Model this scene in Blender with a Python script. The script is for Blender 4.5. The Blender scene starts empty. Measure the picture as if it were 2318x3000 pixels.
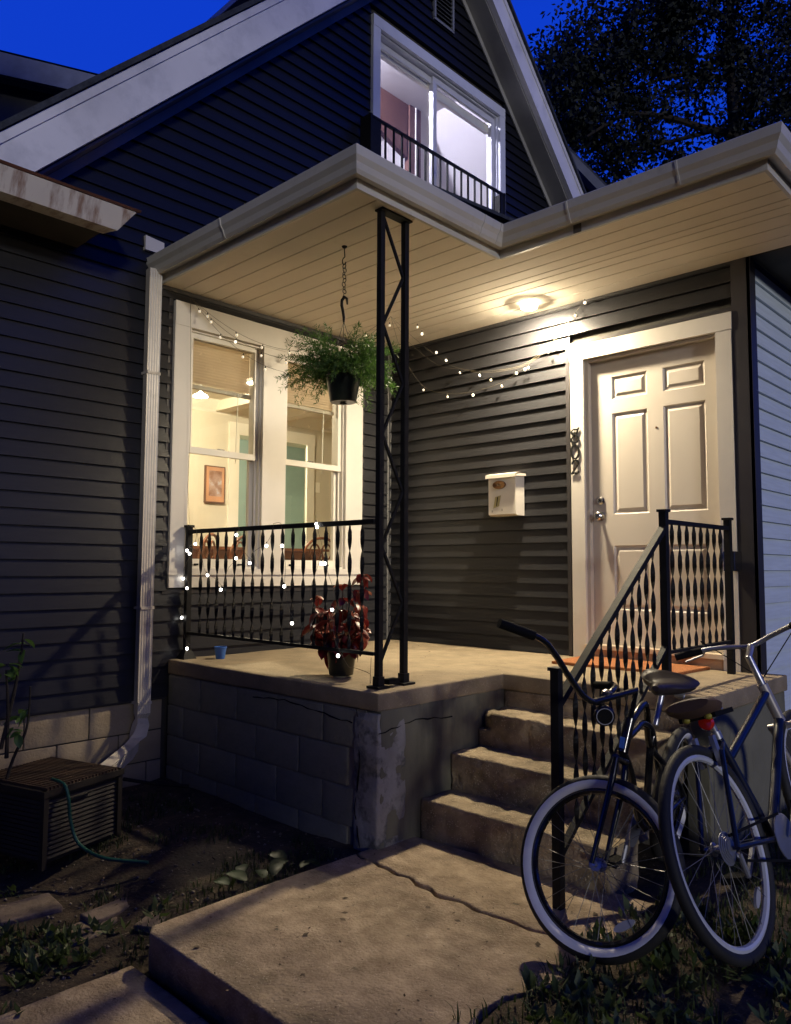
import bpy, bmesh, math, random
import numpy as np
from mathutils import Vector, Matrix, noise
random.seed(7); rng = np.random.default_rng(7)
PI = math.pi
C = bpy.context.scene.collection
scene = bpy.context.scene

# ------------------------------------------------------------------ camera, sky, street light, exposure
cam = bpy.data.cameras.new('camera'); camo = bpy.data.objects.new('camera', cam); C.objects.link(camo)
cam.sensor_fit = 'VERTICAL'; cam.sensor_height = 36; cam.lens = 36*2251.98/3000
cam.clip_start = 0.05; cam.clip_end = 500
yaw, pitch, roll = .7613, .0733, .0044
f = Vector((-math.sin(yaw)*math.cos(pitch), math.cos(yaw)*math.cos(pitch), math.sin(pitch)))
r = Vector((math.cos(yaw), math.sin(yaw), 0)); u = r.cross(f)
c_, s_ = math.cos(roll), math.sin(roll)
R_, U_ = c_*r+s_*u, -s_*r+c_*u
M = Matrix((( R_.x, U_.x, -f.x, 4.8092), (R_.y, U_.y, -f.y, -4.9583), (R_.z, U_.z, -f.z, .6266), (0, 0, 0, 1)))
camo.matrix_world = M
scene.camera = camo

world = bpy.data.worlds.new('World'); scene.world = world; world.use_nodes = True
wn = world.node_tree; wn.nodes.clear()
wout = wn.nodes.new('ShaderNodeOutputWorld'); bg = wn.nodes.new('ShaderNodeBackground')
# late-dusk dome: same all the way round, paler haze at the horizon, deep blue above, darker towards the zenith
tcw = wn.nodes.new('ShaderNodeTexCoord'); sep = wn.nodes.new('ShaderNodeSeparateXYZ'); ramp = wn.nodes.new('ShaderNodeValToRGB')
wn.links.new(tcw.outputs['Generated'], sep.inputs[0]); wn.links.new(sep.outputs['Z'], ramp.inputs[0]); wn.links.new(ramp.outputs[0], bg.inputs[0])
re_ = ramp.color_ramp.elements; re_[0].position = 0.0; re_[0].color = (.018, .026, .07, 1); re_[1].position = 1.0; re_[1].color = (.003, .013, .12, 1)
for p_, c__ in ((.14, (.014, .042, .22, 1)), (.34, (.006, .050, .58, 1)), (.60, (.004, .045, .60, 1)), (.78, (.003, .024, .27, 1))):
    e_ = re_.new(p_); e_.color = c__
SKY_STRENGTH = 1.0
bg.inputs[1].default_value = SKY_STRENGTH
wn.links.new(bg.outputs[0], wout.inputs[0])

sl = bpy.data.lights.new('street_light_glow', 'SUN'); slo = bpy.data.objects.new('street_light_glow', sl); C.objects.link(slo)
sl.energy = 0.85; sl.angle = math.radians(5); sl.color = (1.0, .97, .93)
SEL, SAZ = math.radians(11), math.radians(-22)
sdir = Vector((math.cos(SEL)*math.cos(SAZ), math.cos(SEL)*math.sin(SAZ), math.sin(SEL)))
slo.rotation_euler = sdir.to_track_quat('Z', 'Y').to_euler()

scene.view_settings.view_transform = 'Standard'; scene.view_settings.look = 'None'
scene.view_settings.exposure = 0; scene.view_settings.gamma = 1
scene.view_settings.use_curve_mapping = False
scene.render.engine = 'CYCLES'
scene.cycles.max_bounces = 7; scene.cycles.transparent_max_bounces = 12
scene.cycles.caustics_reflective = False; scene.cycles.caustics_refractive = False
scene.cycles.sample_clamp_indirect = 4
try:
    scene.cycles.use_denoising = True
except Exception:
    pass

# ------------------------------------------------------------------ materials
def mat(name, col, rough=.6, metal=0, var=.15, scale=6, bump=0, bscale=60, spec=.5, col2=None, detail=6, stretch=None, coat=0):
    m = bpy.data.materials.new(name); m.use_nodes = True; n = m.node_tree; b = n.nodes['Principled BSDF']
    b.inputs['Roughness'].default_value = rough; b.inputs['Metallic'].default_value = metal
    b.inputs['Specular IOR Level'].default_value = spec; b.inputs['Coat Weight'].default_value = coat
    tc = n.nodes.new('ShaderNodeTexCoord'); mp = n.nodes.new('ShaderNodeMapping'); n.links.new(tc.outputs['Object'], mp.inputs[0])
    if stretch: mp.inputs['Scale'].default_value = stretch
    nz = n.nodes.new('ShaderNodeTexNoise'); nz.inputs['Scale'].default_value = scale; nz.inputs['Detail'].default_value = detail
    n.links.new(mp.outputs[0], nz.inputs['Vector'])
    rp = n.nodes.new('ShaderNodeValToRGB'); e = rp.color_ramp.elements
    if col2 is None:
        lo = [max(0, c*(1-var)) for c in col]; hi = [min(1, c*(1+var)) for c in col]
    else: lo, hi = col, col2
    e[0].position = .3; e[1].position = .7; e[0].color = (*lo, 1); e[1].color = (*hi, 1)
    n.links.new(nz.outputs['Fac'], rp.inputs[0]); n.links.new(rp.outputs[0], b.inputs['Base Color'])
    if bump:
        n2 = n.nodes.new('ShaderNodeTexNoise'); n2.inputs['Scale'].default_value = bscale; n2.inputs['Detail'].default_value = 5
        n.links.new(mp.outputs[0], n2.inputs['Vector'])
        bp = n.nodes.new('ShaderNodeBump'); bp.inputs['Strength'].default_value = bump; bp.inputs['Distance'].default_value = .01
        n.links.new(n2.outputs['Fac'], bp.inputs['Height']); n.links.new(bp.outputs[0], b.inputs['Normal'])
    return m

def dirt(m, col, scale=3, lo=.55, hi=.75, amt=.6, stretch=None):
    """overlay a shaped stain layer"""
    n = m.node_tree; b = n.nodes['Principled BSDF']; src = b.inputs['Base Color'].links[0].from_socket
    tc = n.nodes.new('ShaderNodeTexCoord'); mp = n.nodes.new('ShaderNodeMapping'); n.links.new(tc.outputs['Object'], mp.inputs[0])
    if stretch: mp.inputs['Scale'].default_value = stretch
    nz = n.nodes.new('ShaderNodeTexNoise'); nz.inputs['Scale'].default_value = scale; nz.inputs['Detail'].default_value = 8; nz.inputs['Roughness'].default_value = .65
    n.links.new(mp.outputs[0], nz.inputs['Vector'])
    mr = n.nodes.new('ShaderNodeMapRange'); mr.inputs[1].default_value = lo; mr.inputs[2].default_value = hi; mr.inputs[4].default_value = amt
    n.links.new(nz.outputs['Fac'], mr.inputs[0])
    mx = n.nodes.new('ShaderNodeMix'); mx.data_type = 'RGBA'; n.links.new(mr.outputs[0], mx.inputs[0])
    n.links.new(src, mx.inputs[6]); mx.inputs[7].default_value = (*col, 1); n.links.new(mx.outputs[2], b.inputs['Base Color'])
    return m

def speck(m, col, scale=90, thr=.18, amt=.8):
    """exposed aggregate grains"""
    n = m.node_tree; b = n.nodes['Principled BSDF']; src = b.inputs['Base Color'].links[0].from_socket
    tc = n.nodes.new('ShaderNodeTexCoord'); vo = n.nodes.new('ShaderNodeTexVoronoi'); vo.inputs['Scale'].default_value = scale
    n.links.new(tc.outputs['Object'], vo.inputs['Vector'])
    nz = n.nodes.new('ShaderNodeTexNoise'); nz.inputs['Scale'].default_value = scale*.3; n.links.new(tc.outputs['Object'], nz.inputs['Vector'])
    ad = n.nodes.new('ShaderNodeMath'); ad.operation = 'SUBTRACT'; n.links.new(nz.outputs['Fac'], ad.inputs[0]); n.links.new(vo.outputs['Distance'], ad.inputs[1])
    mr = n.nodes.new('ShaderNodeMapRange'); mr.inputs[1].default_value = thr; mr.inputs[2].default_value = thr+.08; mr.inputs[4].default_value = amt
    n.links.new(ad.outputs[0], mr.inputs[0])
    mx = n.nodes.new('ShaderNodeMix'); mx.data_type = 'RGBA'; n.links.new(mr.outputs[0], mx.inputs[0])
    n.links.new(src, mx.inputs[6]); mx.inputs[7].default_value = (*col, 1); n.links.new(mx.outputs[2], b.inputs['Base Color'])
    return m

def emit(name, col, strength):
    m = bpy.data.materials.new(name); m.use_nodes = True; n = m.node_tree; b = n.nodes['Principled BSDF']
    b.inputs['Base Color'].default_value = (*col, 1); b.inputs['Emission Color'].default_value = (*col, 1); b.inputs['Emission Strength'].default_value = strength
    return m

def leafmat(name, col, col2, rough=.45, trans=.35):
    m = mat(name, col, rough, col2=col2, scale=9); n = m.node_tree; b = n.nodes['Principled BSDF']
    tr = n.nodes.new('ShaderNodeBsdfTranslucent'); mx = n.nodes.new('ShaderNodeMixShader'); mx.inputs[0].default_value = trans
    n.links.new(b.inputs['Base Color'].links[0].from_socket, tr.inputs[0])
    n.links.new(b.outputs[0], mx.inputs[1]); n.links.new(tr.outputs[0], mx.inputs[2])
    n.links.new(mx.outputs[0], n.nodes['Material Output'].inputs[0]); return m

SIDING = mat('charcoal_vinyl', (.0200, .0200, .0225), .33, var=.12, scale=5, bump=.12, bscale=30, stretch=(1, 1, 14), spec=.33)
SIDING_SHADED = mat('charcoal_vinyl_shaded', (.011, .012, .018), .4, var=.12, scale=5, bump=.12, bscale=30, stretch=(1, 1, 14), spec=.25)  # same charcoal boards, darkened: the gable's shade is put into the colour
SIDING_COLD_LIT = mat('charcoal_vinyl_cold_lit', (.58, .66, .74), .7, var=.08, scale=4, bump=.12, bscale=30, stretch=(1, 1, 14))  # charcoal side wall painted pale blue in place of cold lamp light
TRIM = dirt(mat('white_trim_paint', (.64, .60, .54), .45, var=.05, scale=3, bump=.04, bscale=40), (.45, .40, .33), 5, .6, .8, .35)
TRIM_DARK = mat('charcoal_trim', (.035, .032, .034), .4, var=.1)
ALU = dirt(mat('white_gutter_paint', (.60, .58, .54), .42, var=.08, scale=2.5, bump=.03, bscale=20), (.28, .25, .21), 7, .58, .8, .5)
RAKE = dirt(mat('white_rake_metal', (.78, .77, .78), .4, var=.12, scale=1.6, bump=.05, bscale=8), (.30, .31, .33), 4, .5, .8, .5)
SOFFIT = dirt(mat('cream_soffit_vinyl', (.86, .78, .66), .9, var=.06, scale=2, bump=.03, bscale=40, spec=.12), (.40, .33, .25), 4, .6, .85, .4)
RAKE_SOFFIT = mat('grey_rake_soffit', (.34, .33, .31), .6, var=.25, scale=2)
GROOVE = mat('soffit_groove', (.30, .25, .18), .8)
RUSTW = dirt(mat('rusty_white_metal', (.62, .57, .50), .5, var=.08, scale=3), (.20, .085, .04), 9, .5, .66, .8, stretch=(.5, 1.6, .35))
DARKWOOD = mat('old_dark_soffit', (.05, .045, .035), .8)
SHINGLE = mat('asphalt_shingle', (.035, .04, .05), .9, var=.4, scale=20, bump=.6, bscale=60)
DOOR = dirt(mat('cream_door_paint', (.54, .49, .43), .38, var=.04, scale=2, bump=.02, bscale=50), (.42, .37, .32), 6, .62, .8, .3)
CHROME = mat('brushed_nickel', (.55, .53, .50), .22, metal=1, var=.1)
IRON = mat('black_painted_iron', (.009, .009, .009), .62, var=.3, scale=20, bump=.15, bscale=80, spec=.25)
CONC = dirt(speck(dirt(mat('porch_concrete', (.21, .165, .102), .9, scale=7, col2=(.32, .25, .158), bump=.35, bscale=70), (.20, .16, .11), 2.2, .5, .75, .6), (.60, .53, .40), 130, .30, .30), (.14, .11, .08), 9, .62, .72, .5)
STEP = dirt(speck(dirt(mat('step_concrete', (.19, .145, .088), .9, scale=9, col2=(.40, .315, .20), bump=.9, bscale=55), (.12, .10, .06), 4, .48, .7, .75), (.60, .52, .38), 95, .26, .5), (.06, .055, .03), 11, .6, .7, .6)
WALK = dirt(speck(dirt(mat('walk_concrete', (.25, .185, .115), .9, scale=11, col2=(.48, .37, .245), bump=1.0, bscale=75), (.10, .075, .045), 2.6, .48, .7, .7), (.60, .50, .38), 110, .30, .40), (.05, .045, .03), 14, .66, .72, .8)
BLOCK = dirt(dirt(mat('old_grey_block', (.175, .17, .125), .92, scale=4, col2=(.27, .26, .20), bump=.5, bscale=45), (.34, .33, .30), 3, .6, .8, .5, stretch=(1, 1, .4)), (.05, .05, .045), 4, .5, .75, .6)
PARGE = dirt(dirt(mat('parged_cement', (.14, .132, .090), .92, scale=3, col2=(.20, .19, .13), bump=.3, bscale=30), (.04, .038, .03), 2.0, .48, .7, .8, stretch=(1, 1.6, .35)), (.4, .4, .38), 6, .66, .8, .4)
FNDBLK = dirt(mat('foundation_block', (.26, .205, .135), .9, scale=5, col2=(.36, .29, .195), bump=.4, bscale=60), (.22, .18, .13), 4, .5, .75, .5)
MORTAR = mat('mortar', (.20, .18, .15), .95, bump=.4)
PLASTER_EDGE = dirt(mat('cracked_corner_plaster', (.24, .23, .20), .95, scale=8, col2=(.36, .35, .32), bump=1.0, bscale=25), (.07, .07, .065), 9, .5, .62, .8)
SOIL = speck(dirt(mat('bare_soil', (.030, .022, .014), .97, scale=12, col2=(.085, .060, .036), bump=1.0, bscale=60), (.012, .010, .007), 4, .45, .7, .7), (.22, .18, .13), 60, .40, .7)
PAVER = dirt(mat('old_paver_stone', (.17, .13, .095), .92, scale=9, col2=(.27, .21, .155), bump=.6, bscale=50), (.06, .045, .03), 7, .5, .65, .7)
GRASS = leafmat('lawn_blades', (.022, .040, .010), (.060, .085, .022), .6, .3)
WEED = leafmat('weed_leaves', (.035, .060, .014), (.085, .125, .035), .5, .35)
DRYLEAF = mat('dry_litter', (.060, .042, .024), .9, col2=(.20, .15, .09), scale=15)
FERN = leafmat('fern_green', (.045, .115, .018), (.11, .21, .045), .5, .4)
COLEUS = leafmat('coleus_red', (.105, .010, .010), (.23, .030, .022), .35, .25)
COLEUS2 = leafmat('coleus_light_edge', (.26, .060, .04), (.36, .13, .07), .35, .3)
STEMG = mat('plant_stem', (.08, .05, .03), .7)
POT = mat('black_plastic_pot', (.012, .012, .011), .32, var=.2)
POTG = mat('dark_green_pot', (.018, .024, .018), .3, var=.2)
BARK = mat('bark', (.020, .016, .013), .95, bump=1, bscale=12)
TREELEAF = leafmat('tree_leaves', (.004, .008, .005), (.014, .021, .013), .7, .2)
WALLPAINT = mat('beige_wall_paint', (.60, .55, .43), .8, var=.03)
CEILPAINT = mat('ceiling_paint', (.74, .70, .58), .8, var=.03)
TEAL = mat('teal_wall_paint', (.26, .36, .34), .8, var=.04)
INTRIM = mat('interior_trim', (.80, .76, .64), .5, var=.03)
UPWALL = mat('attic_white_paint', (.74, .72, .74), .8, var=.03)
UPBROWN = mat('attic_brown_wood', (.105, .048, .034), .6, var=.1)
UPSHADE = mat('attic_lilac_paint', (.50, .50, .62), .8, var=.03)
BLIND = leafmat('blind_slats', (.72, .63, .50), (.76, .67, .54), .6, .45)
BLINDRAIL = mat('blind_rail', (.40, .34, .25), .5)
SASH = mat('vinyl_sash', (.70, .66, .58), .4, var=.03)
CHAIRWOOD = mat('bentwood_cherry', (.18, .062, .025), .35, var=.25, scale=12, coat=.3)
PICFRAME = mat('picture_frame_wood', (.13, .06, .035), .5)
PICMAT = mat('picture_mount', (.50, .26, .14), .8)
PICART = dirt(mat('picture_print', (.20, .09, .05), .7, scale=9, col2=(.45, .33, .28)), (.45, .45, .50), 14, .55, .65, .8)
MAILBOX = mat('white_mailbox_metal', (.76, .70, .60), .3, var=.03)
BRONZE = mat('bronze_badge', (.28, .15, .07), .3, metal=.85, var=.3, scale=60)
TAG = mat('tan_number_tag', (.42, .36, .17), .5, var=.08)
BLACK = mat('black_matte', (.005, .005, .005), .85, spec=.2)
MATOR = mat('orange_doormat', (.36, .135, .045), .95, var=.2, scale=60, bump=.8, bscale=200)
TANWOOD = mat('threshold_wood', (.42, .27, .17), .6, var=.12, scale=4, stretch=(1, 1, 8))
BLUECUP = mat('blue_plastic', (.05, .16, .52), .4, var=.08)
ACMET = dirt(mat('dark_brown_metal', (.014, .011, .009), .6, scale=8, col2=(.022, .017, .013)), (.06, .03, .015), 9, .6, .7, .7)
ACTOP = mat('rusty_brown_grille', (.028, .016, .009), .75, scale=14, col2=(.065, .035, .018), bump=.5, bscale=80)
HOSE = mat('green_hose', (.008, .075, .050), .45)
WIRE = mat('clear_light_wire', (.12, .10, .07), .5)
BULB_ON = emit('lit_string_bulb', (1.0, .96, .88), 11)
BULB_DIM = emit('dim_string_bulb', (1.0, .90, .70), 1.6)
LAMP = emit('porch_bulb_glow', (1.0, .84, .58), 4500)
LAMP2 = emit('porch_bulb_frosted_side', (1.0, .84, .58), 16)
ROOMLAMP = emit('room_lamp_glow', (1.0, .86, .62), 850)
REFLECTION_PEND = emit('reflection_pendant_glow', (1.0, .90, .70), 30)
ATTICLAMP = emit('attic_lamp_glow', (.84, .80, 1.0), 2600)
RUBBER = mat('tyre_rubber', (.014, .014, .014), .7, bump=.2)
WHITEWALL = mat('whitewall_band', (.78, .78, .82), .55, var=.08, scale=12)
BIKEBLK = mat('black_bike_paint', (.010, .010, .011), .22, coat=.5)
BIKEBLUE = mat('navy_bike_paint', (.007, .010, .030), .3, coat=.3)
BIKESIL = mat('silver_bike_paint', (.45, .42, .40), .35, metal=.5)
RIMMET = mat('rim_metal', (.50, .51, .56), .35, metal=.8)
SPOKE = mat('dull_spoke_steel', (.16, .16, .17), .4, metal=.6)
RIMW = mat('pale_rim', (.55, .57, .64), .3, var=.06, coat=.5)
SADDLE = mat('saddle_vinyl', (.030, .022, .022), .42)
SADDLEB = mat('brown_saddle_top', (.085, .052, .042), .5)
REDREF = mat('red_reflector', (.55, .02, .01), .15, coat=1)
WHITEREF = mat('white_reflector', (.40, .40, .42), .35)
YEL = mat('yellow_elastomer', (.32, .28, .04), .5)
BLUEST = mat('blue_badge', (.05, .15, .55), .4)
NEIGH = mat('neighbour_siding', (.05, .05, .055), .8)
NEIGHTRIM = mat('neighbour_trim', (.16, .18, .24), .7)

GLASS = bpy.data.materials.new('window_glass'); GLASS.use_nodes = True
gn = GLASS.node_tree; gn.nodes.clear()
go = gn.nodes.new('ShaderNodeOutputMaterial'); gt = gn.nodes.new('ShaderNodeBsdfTransparent'); gg = gn.nodes.new('ShaderNodeBsdfGlossy')
gg.inputs['Roughness'].default_value = .02; gt.inputs[0].default_value = (.93, .95, .93, 1)
gm = gn.nodes.new('ShaderNodeMixShader'); geo = gn.nodes.new('ShaderNodeNewGeometry'); dt = gn.nodes.new('ShaderNodeVectorMath'); dt.operation = 'DOT_PRODUCT'
gn.links.new(geo.outputs['Normal'], dt.inputs[0]); gn.links.new(geo.outputs['Incoming'], dt.inputs[1])
def gmath(op, a, b=None):
    q = gn.nodes.new('ShaderNodeMath'); q.operation = op
    for i_, v_ in enumerate((a, b)):
        if v_ is None: continue
        if isinstance(v_, (int, float)): q.inputs[i_].default_value = v_
        else: gn.links.new(v_, q.inputs[i_])
    return q.outputs[0]
g5 = gmath('MULTIPLY_ADD', gmath('POWER', gmath('SUBTRACT', 1, gmath('ABSOLUTE', dt.outputs['Value'])), 5), .92); g5.node.inputs[2].default_value = .06
gn.links.new(g5, gm.inputs[0]); gn.links.new(gt.outputs[0], gm.inputs[1]); gn.links.new(gg.outputs[0], gm.inputs[2]); gn.links.new(gm.outputs[0], go.inputs[0])

# ------------------------------------------------------------------ object helpers
def wloc(p):
    v = Vector((0, 0, 0))
    while p is not None: v = v + p.location; p = p.parent
    return v
def thing(name, label, cat, loc=(0, 0, 0), group=None):
    o = bpy.data.objects.new(name, None); C.objects.link(o); o.location = loc; o.empty_display_size = .1
    o['label'] = label; o['category'] = cat
    if group: o['group'] = group
    return o
def tag(o, label, cat, group=None):
    o['label'] = label; o['category'] = cat
    if group: o['group'] = group
    return o
def frame_of(d):
    d = Vector(d).normalized(); a = Vector((0, 0, 1)) if abs(d.z) < .9 else Vector((1, 0, 0))
    x = d.cross(a).normalized(); return x, d.cross(x).normalized()

class MB:
    def __init__(s): s.v = []; s.f = []; s.sm = False
    def quad(s, *p):
        n = len(s.v); s.v += [tuple(q) for q in p]; s.f.append(tuple(range(n, n+len(p)))); return s
    def box(s, x0, x1, y0, y1, z0, z1):
        n = len(s.v); s.v += [(x, y, z) for z in (z0, z1) for y in (y0, y1) for x in (x0, x1)]
        s.f += [tuple(n+i for i in q) for q in ((0, 2, 3, 1), (4, 5, 7, 6), (0, 1, 5, 4), (2, 6, 7, 3), (0, 4, 6, 2), (1, 3, 7, 5))]; return s
    def loft(s, rings, cap=True, closed=True):
        n = len(s.v); k = len(rings[0])
        for rg in rings: s.v += [tuple(p) for p in rg]
        for i in range(len(rings)-1):
            for j in range(k if closed else k-1):
                a, b = n+i*k+j, n+i*k+(j+1) % k
                s.f.append((a, b, b+k, a+k))
        if cap: s.f.append(tuple(n+j for j in reversed(range(k)))); s.f.append(tuple(n+(len(rings)-1)*k+j for j in range(k)))
        return s
    def prism(s, prof, axis, a, b):
        """profile of 2-D points swept along axis: 'x' -> (y,z), 'y' -> (x,z), 'z' -> (x,y)"""
        def P(p, t): return {'x': (t, p[0], p[1]), 'y': (p[0], t, p[1]), 'z': (p[0], p[1], t)}[axis]
        return s.loft([[P(p, a) for p in prof], [P(p, b) for p in prof]])
    def tube(s, pts, rad, n=8, cap=True, flat=1.0):
        pts = [Vector(p) for p in pts]; rings = []; x = None
        for i, p in enumerate(pts):
            d = (pts[min(i+1, len(pts)-1)]-pts[max(i-1, 0)]).normalized()
            if x is None: x, _ = frame_of(d)
            else:
                x = (x-d*x.dot(d)).normalized()
            y = d.cross(x); rr = rad[i] if isinstance(rad, (list, tuple)) else rad
            rings.append([p+x*math.cos(2*PI*j/n)*rr+y*math.sin(2*PI*j/n)*rr*flat for j in range(n)])
        s.sm = True
        return s.loft(rings, cap)
    def bar(s, a, b, w, h=None, up=(0, 0, 1)):
        h = h or w; a, b = Vector(a), Vector(b); d = (b-a).normalized(); x = d.cross(Vector(up))
        if x.length < 1e-4: x = Vector((1, 0, 0))
        x.normalize(); y = x.cross(d)
        return s.loft([[p+x*i*w/2+y*j*h/2 for i, j in ((-1, -1), (1, -1), (1, 1), (-1, 1))] for p in (a, b)])
    def lathe(s, c, prof, n=20, axis=(0, 0, 1), cap=True):
        c = Vector(c); d = Vector(axis).normalized(); x, y = frame_of(d); s.sm = True
        return s.loft([[c+d*z+(x*math.cos(2*PI*j/n)+y*math.sin(2*PI*j/n))*r for j in range(n)] for r, z in prof], cap)
    def torus(s, c, axis, R, r, n=40, k=8, a0=0, a1=2*PI, ry=None):
        c = Vector(c); d = Vector(axis).normalized(); x, y = frame_of(d); full = abs(a1-a0-2*PI) < 1e-6; rings = []
        for i in range(n+(0 if full else 1)):
            t = a0+(a1-a0)*i/n; e = x*math.cos(t)+y*math.sin(t)
            rings.append([c+e*(R+r*math.cos(2*PI*j/k))+d*(ry or r)*math.sin(2*PI*j/k) for j in range(k)])
        if full: rings.append(rings[0])
        s.sm = True
        return s.loft(rings, not full)
    def ball(s, c, r, n=10, m=6, sz=1):
        return s.lathe(c, [(max(r*math.sin(PI*i/m), 1e-4), -r*math.cos(PI*i/m)*sz) for i in range(m+1)], n)
    def mesh(s, name, m, loc=(0, 0, 0), smooth=None):
        me = bpy.data.meshes.new(name); me.from_pydata([(x-loc[0], y-loc[1], z-loc[2]) for x, y, z in s.v], [], s.f)
        bm = bmesh.new(); bm.from_mesh(me); bmesh.ops.remove_doubles(bm, verts=bm.verts, dist=1e-5)
        bmesh.ops.recalc_face_normals(bm, faces=bm.faces)
        sm = s.sm if smooth is None else smooth
        if sm:
            for fc in bm.faces: fc.smooth = True
            for e in bm.edges:
                if len(e.link_faces) == 2 and e.calc_face_angle(0) > .7: e.smooth = False
        bm.to_mesh(me); bm.free(); me.materials.append(m); return me
    def build(s, name, m, parent=None, smooth=None, origin=None):
        L = wloc(parent) if parent is not None else Vector((0, 0, 0))
        if parent is None and origin is not None:
            o = bpy.data.objects.new(name, s.mesh(name, m, origin, smooth)); o.location = origin
        else:
            o = bpy.data.objects.new(name, s.mesh(name, m, L, smooth))
        if parent is not None: o.parent = parent
        C.objects.link(o); return o
def inst(name, me, parent, loc, rot=(0, 0, 0), scale=(1, 1, 1)):
    o = bpy.data.objects.new(name, me); o.parent = parent; o.location = Vector(loc)-wloc(parent); o.rotation_euler = rot; o.scale = scale
    C.objects.link(o); return o
def struct(o): o['kind'] = 'structure'; return o
def rough(o, bevel=.012, cuts=10, amp=.006, sc=3.0, chip=0, seed=0):
    """wear a plain box: rounded, subdivided, uneven"""
    bm = bmesh.new(); bm.from_mesh(o.data)
    if bevel: bmesh.ops.bevel(bm, geom=bm.edges[:], offset=bevel, segments=2, affect='EDGES', profile=.6)
    dims = o.dimensions
    bmesh.ops.triangulate(bm, faces=[fc for fc in bm.faces if len(fc.verts) > 4])
    for _ in range(6):
        L = max(dims)/cuts
        es = [e for e in bm.edges if e.calc_length() > L*1.3]
        if not es: break
        bmesh.ops.subdivide_edges(bm, edges=es, cuts=1, use_grid_fill=True)
    bm.normal_update()
    for v in bm.verts:
        p = v.co*sc+Vector((seed*7.1, 0, 0)); d = noise.noise(p)*amp+noise.noise(p*4)*amp*.45
        if chip: d -= max(0, noise.noise(p*2.3+Vector((5, 5, 5)))-.15)*chip
        v.co += v.normal*d
    for fc in bm.faces: fc.smooth = True
    bm.to_mesh(o.data); bm.free(); return o

# ------------------------------------------------------------------ key dimensions (metres)
H = 2.597; W = 3.149; PX, PY, S1 = 2.0475, 2.18, 1.12; RI, TR = .1914, .2494
PKY, PKZ = .757, 6.93
G0 = -.80   # soil level

# ================================================================== THE GROUND
def ground_z(x, y):
    z = G0
    t = min(1, max(0, (x-3.15)/.55)); z = z*(1-t)+(-.70)*t
    k_ = min(1, max(0, (-2.75-y)/.65)); k_ = k_*k_*(3-2*k_); z -= .125*k_*(1-t)
    return z
bm = bmesh.new(); N = 150
xs = np.concatenate([np.linspace(-60, -3, 8), np.linspace(-2.9, 7, 130), np.linspace(8, 60, 8)])
ys = np.concatenate([np.linspace(-60, -6.2, 8), np.linspace(-6, 1, 110), np.linspace(2, 60, 8)])
grid = [[bm.verts.new((x, y, ground_z(x, y)+(noise.noise(Vector((x*2.2, y*2.2, 0)))*.022+noise.noise(Vector((x*9, y*9, 3)))*.009 if -3 < x < 7 and -6 < y < 1 else 0))) for y in ys] for x in xs]
for i in range(len(xs)-1):
    for j in range(len(ys)-1):
        bm.faces.new((grid[i][j], grid[i+1][j], grid[i+1][j+1], grid[i][j+1])).smooth = True
me = bpy.data.meshes.new('ground'); bm.to_mesh(me); bm.free(); me.materials.append(SOIL)
gr = bpy.data.objects.new('ground', me); C.objects.link(gr); struct(gr)

# walkway: upper slab split by a jagged crack, lower slab beyond its front edge
crack = []
for i in range(41):
    t = i/40; x = 2.0+1.33*t
    y = -2.27-.09*math.sin(t*2.6)+.035*noise.noise(Vector((x*9, 0, 0)))+.022*noise.noise(Vector((x*30, 1, 0)))
    crack.append((x, y))
gap = [.016+.040*abs(noise.noise(Vector((x*7, 4, 0)))) for x, y in crack]
def slab(name, poly, z0, z1, parent, m, amp=.005, sc=2.5):
    bm = bmesh.new(); vs = [bm.verts.new((x, y, z1)) for x, y in poly]; fc = bm.faces.new(vs)
    ret = bmesh.ops.extrude_face_region(bm, geom=[fc]); dv = [g for g in ret['geom'] if isinstance(g, bmesh.types.BMVert)]
    for v in dv: v.co.z = z0
    bmesh.ops.recalc_face_normals(bm, faces=bm.faces)
    top = [e for e in bm.edges if all(v.co.z > z1-.001 for v in e.verts)]
    bmesh.ops.bevel(bm, geom=top, offset=.012, segments=3, affect='EDGES', profile=.6)
    bmesh.ops.triangulate(bm, faces=[q for q in bm.faces if len(q.verts) > 4])
    for _ in range(5):
        es = [e for e in bm.edges if e.calc_length() > .07]
        if not es: break
        bmesh.ops.subdivide_edges(bm, edges=es, cuts=1)
    bmesh.ops.triangulate(bm, faces=[q for q in bm.faces if len(q.verts) > 4])
    bm.normal_update()
    for v in bm.verts:
        d = noise.noise(v.co*sc)*amp+noise.noise(v.co*14)*amp*.5
        v.co += v.normal*d*(1 if v.co.z < z1-.012 else .5)
    for q in bm.faces: q.smooth = True
    me = bpy.data.meshes.new(name); bm.to_mesh(me); bm.free(); me.materials.append(m)
    o = bpy.data.objects.new(name, me); C.objects.link(o)
    if parent is not None: o.parent = parent
    return o
path = bpy.data.objects.new('walkway', None); C.objects.link(path); struct(path)
far_poly = [(2.0, -1.9), (2.0, crack[0][1])]+[(x, y+g/2) for (x, y), g in zip(crack, gap)][1:]+[(3.33, -1.8)]
near_poly = [(x, y-g/2) for (x, y), g in zip(crack, gap)]
edge = [(3.30+.05*math.sin(i*1.3)+.10*(i/8)**2*0, -2.45-i*.12) for i in range(8)]
near_poly = near_poly+edge+[(3.34, -3.42), (2.6, -3.40), (2.03, -3.395), (1.985, -3.36), (1.975, -3.0), (1.99, -2.6)]
slab('concrete_slab', far_poly, -.92, -.765, path, WALK)
slab('concrete_slab', near_poly, -.92, -.765, path, WALK, .006)
slab('concrete_slab', [(1.96, -3.425), (1.945, -3.9), (1.95, -4.6), (3.42, -4.6), (3.40, -3.43)], -1.05, -.895, path, WALK, .008)

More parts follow.
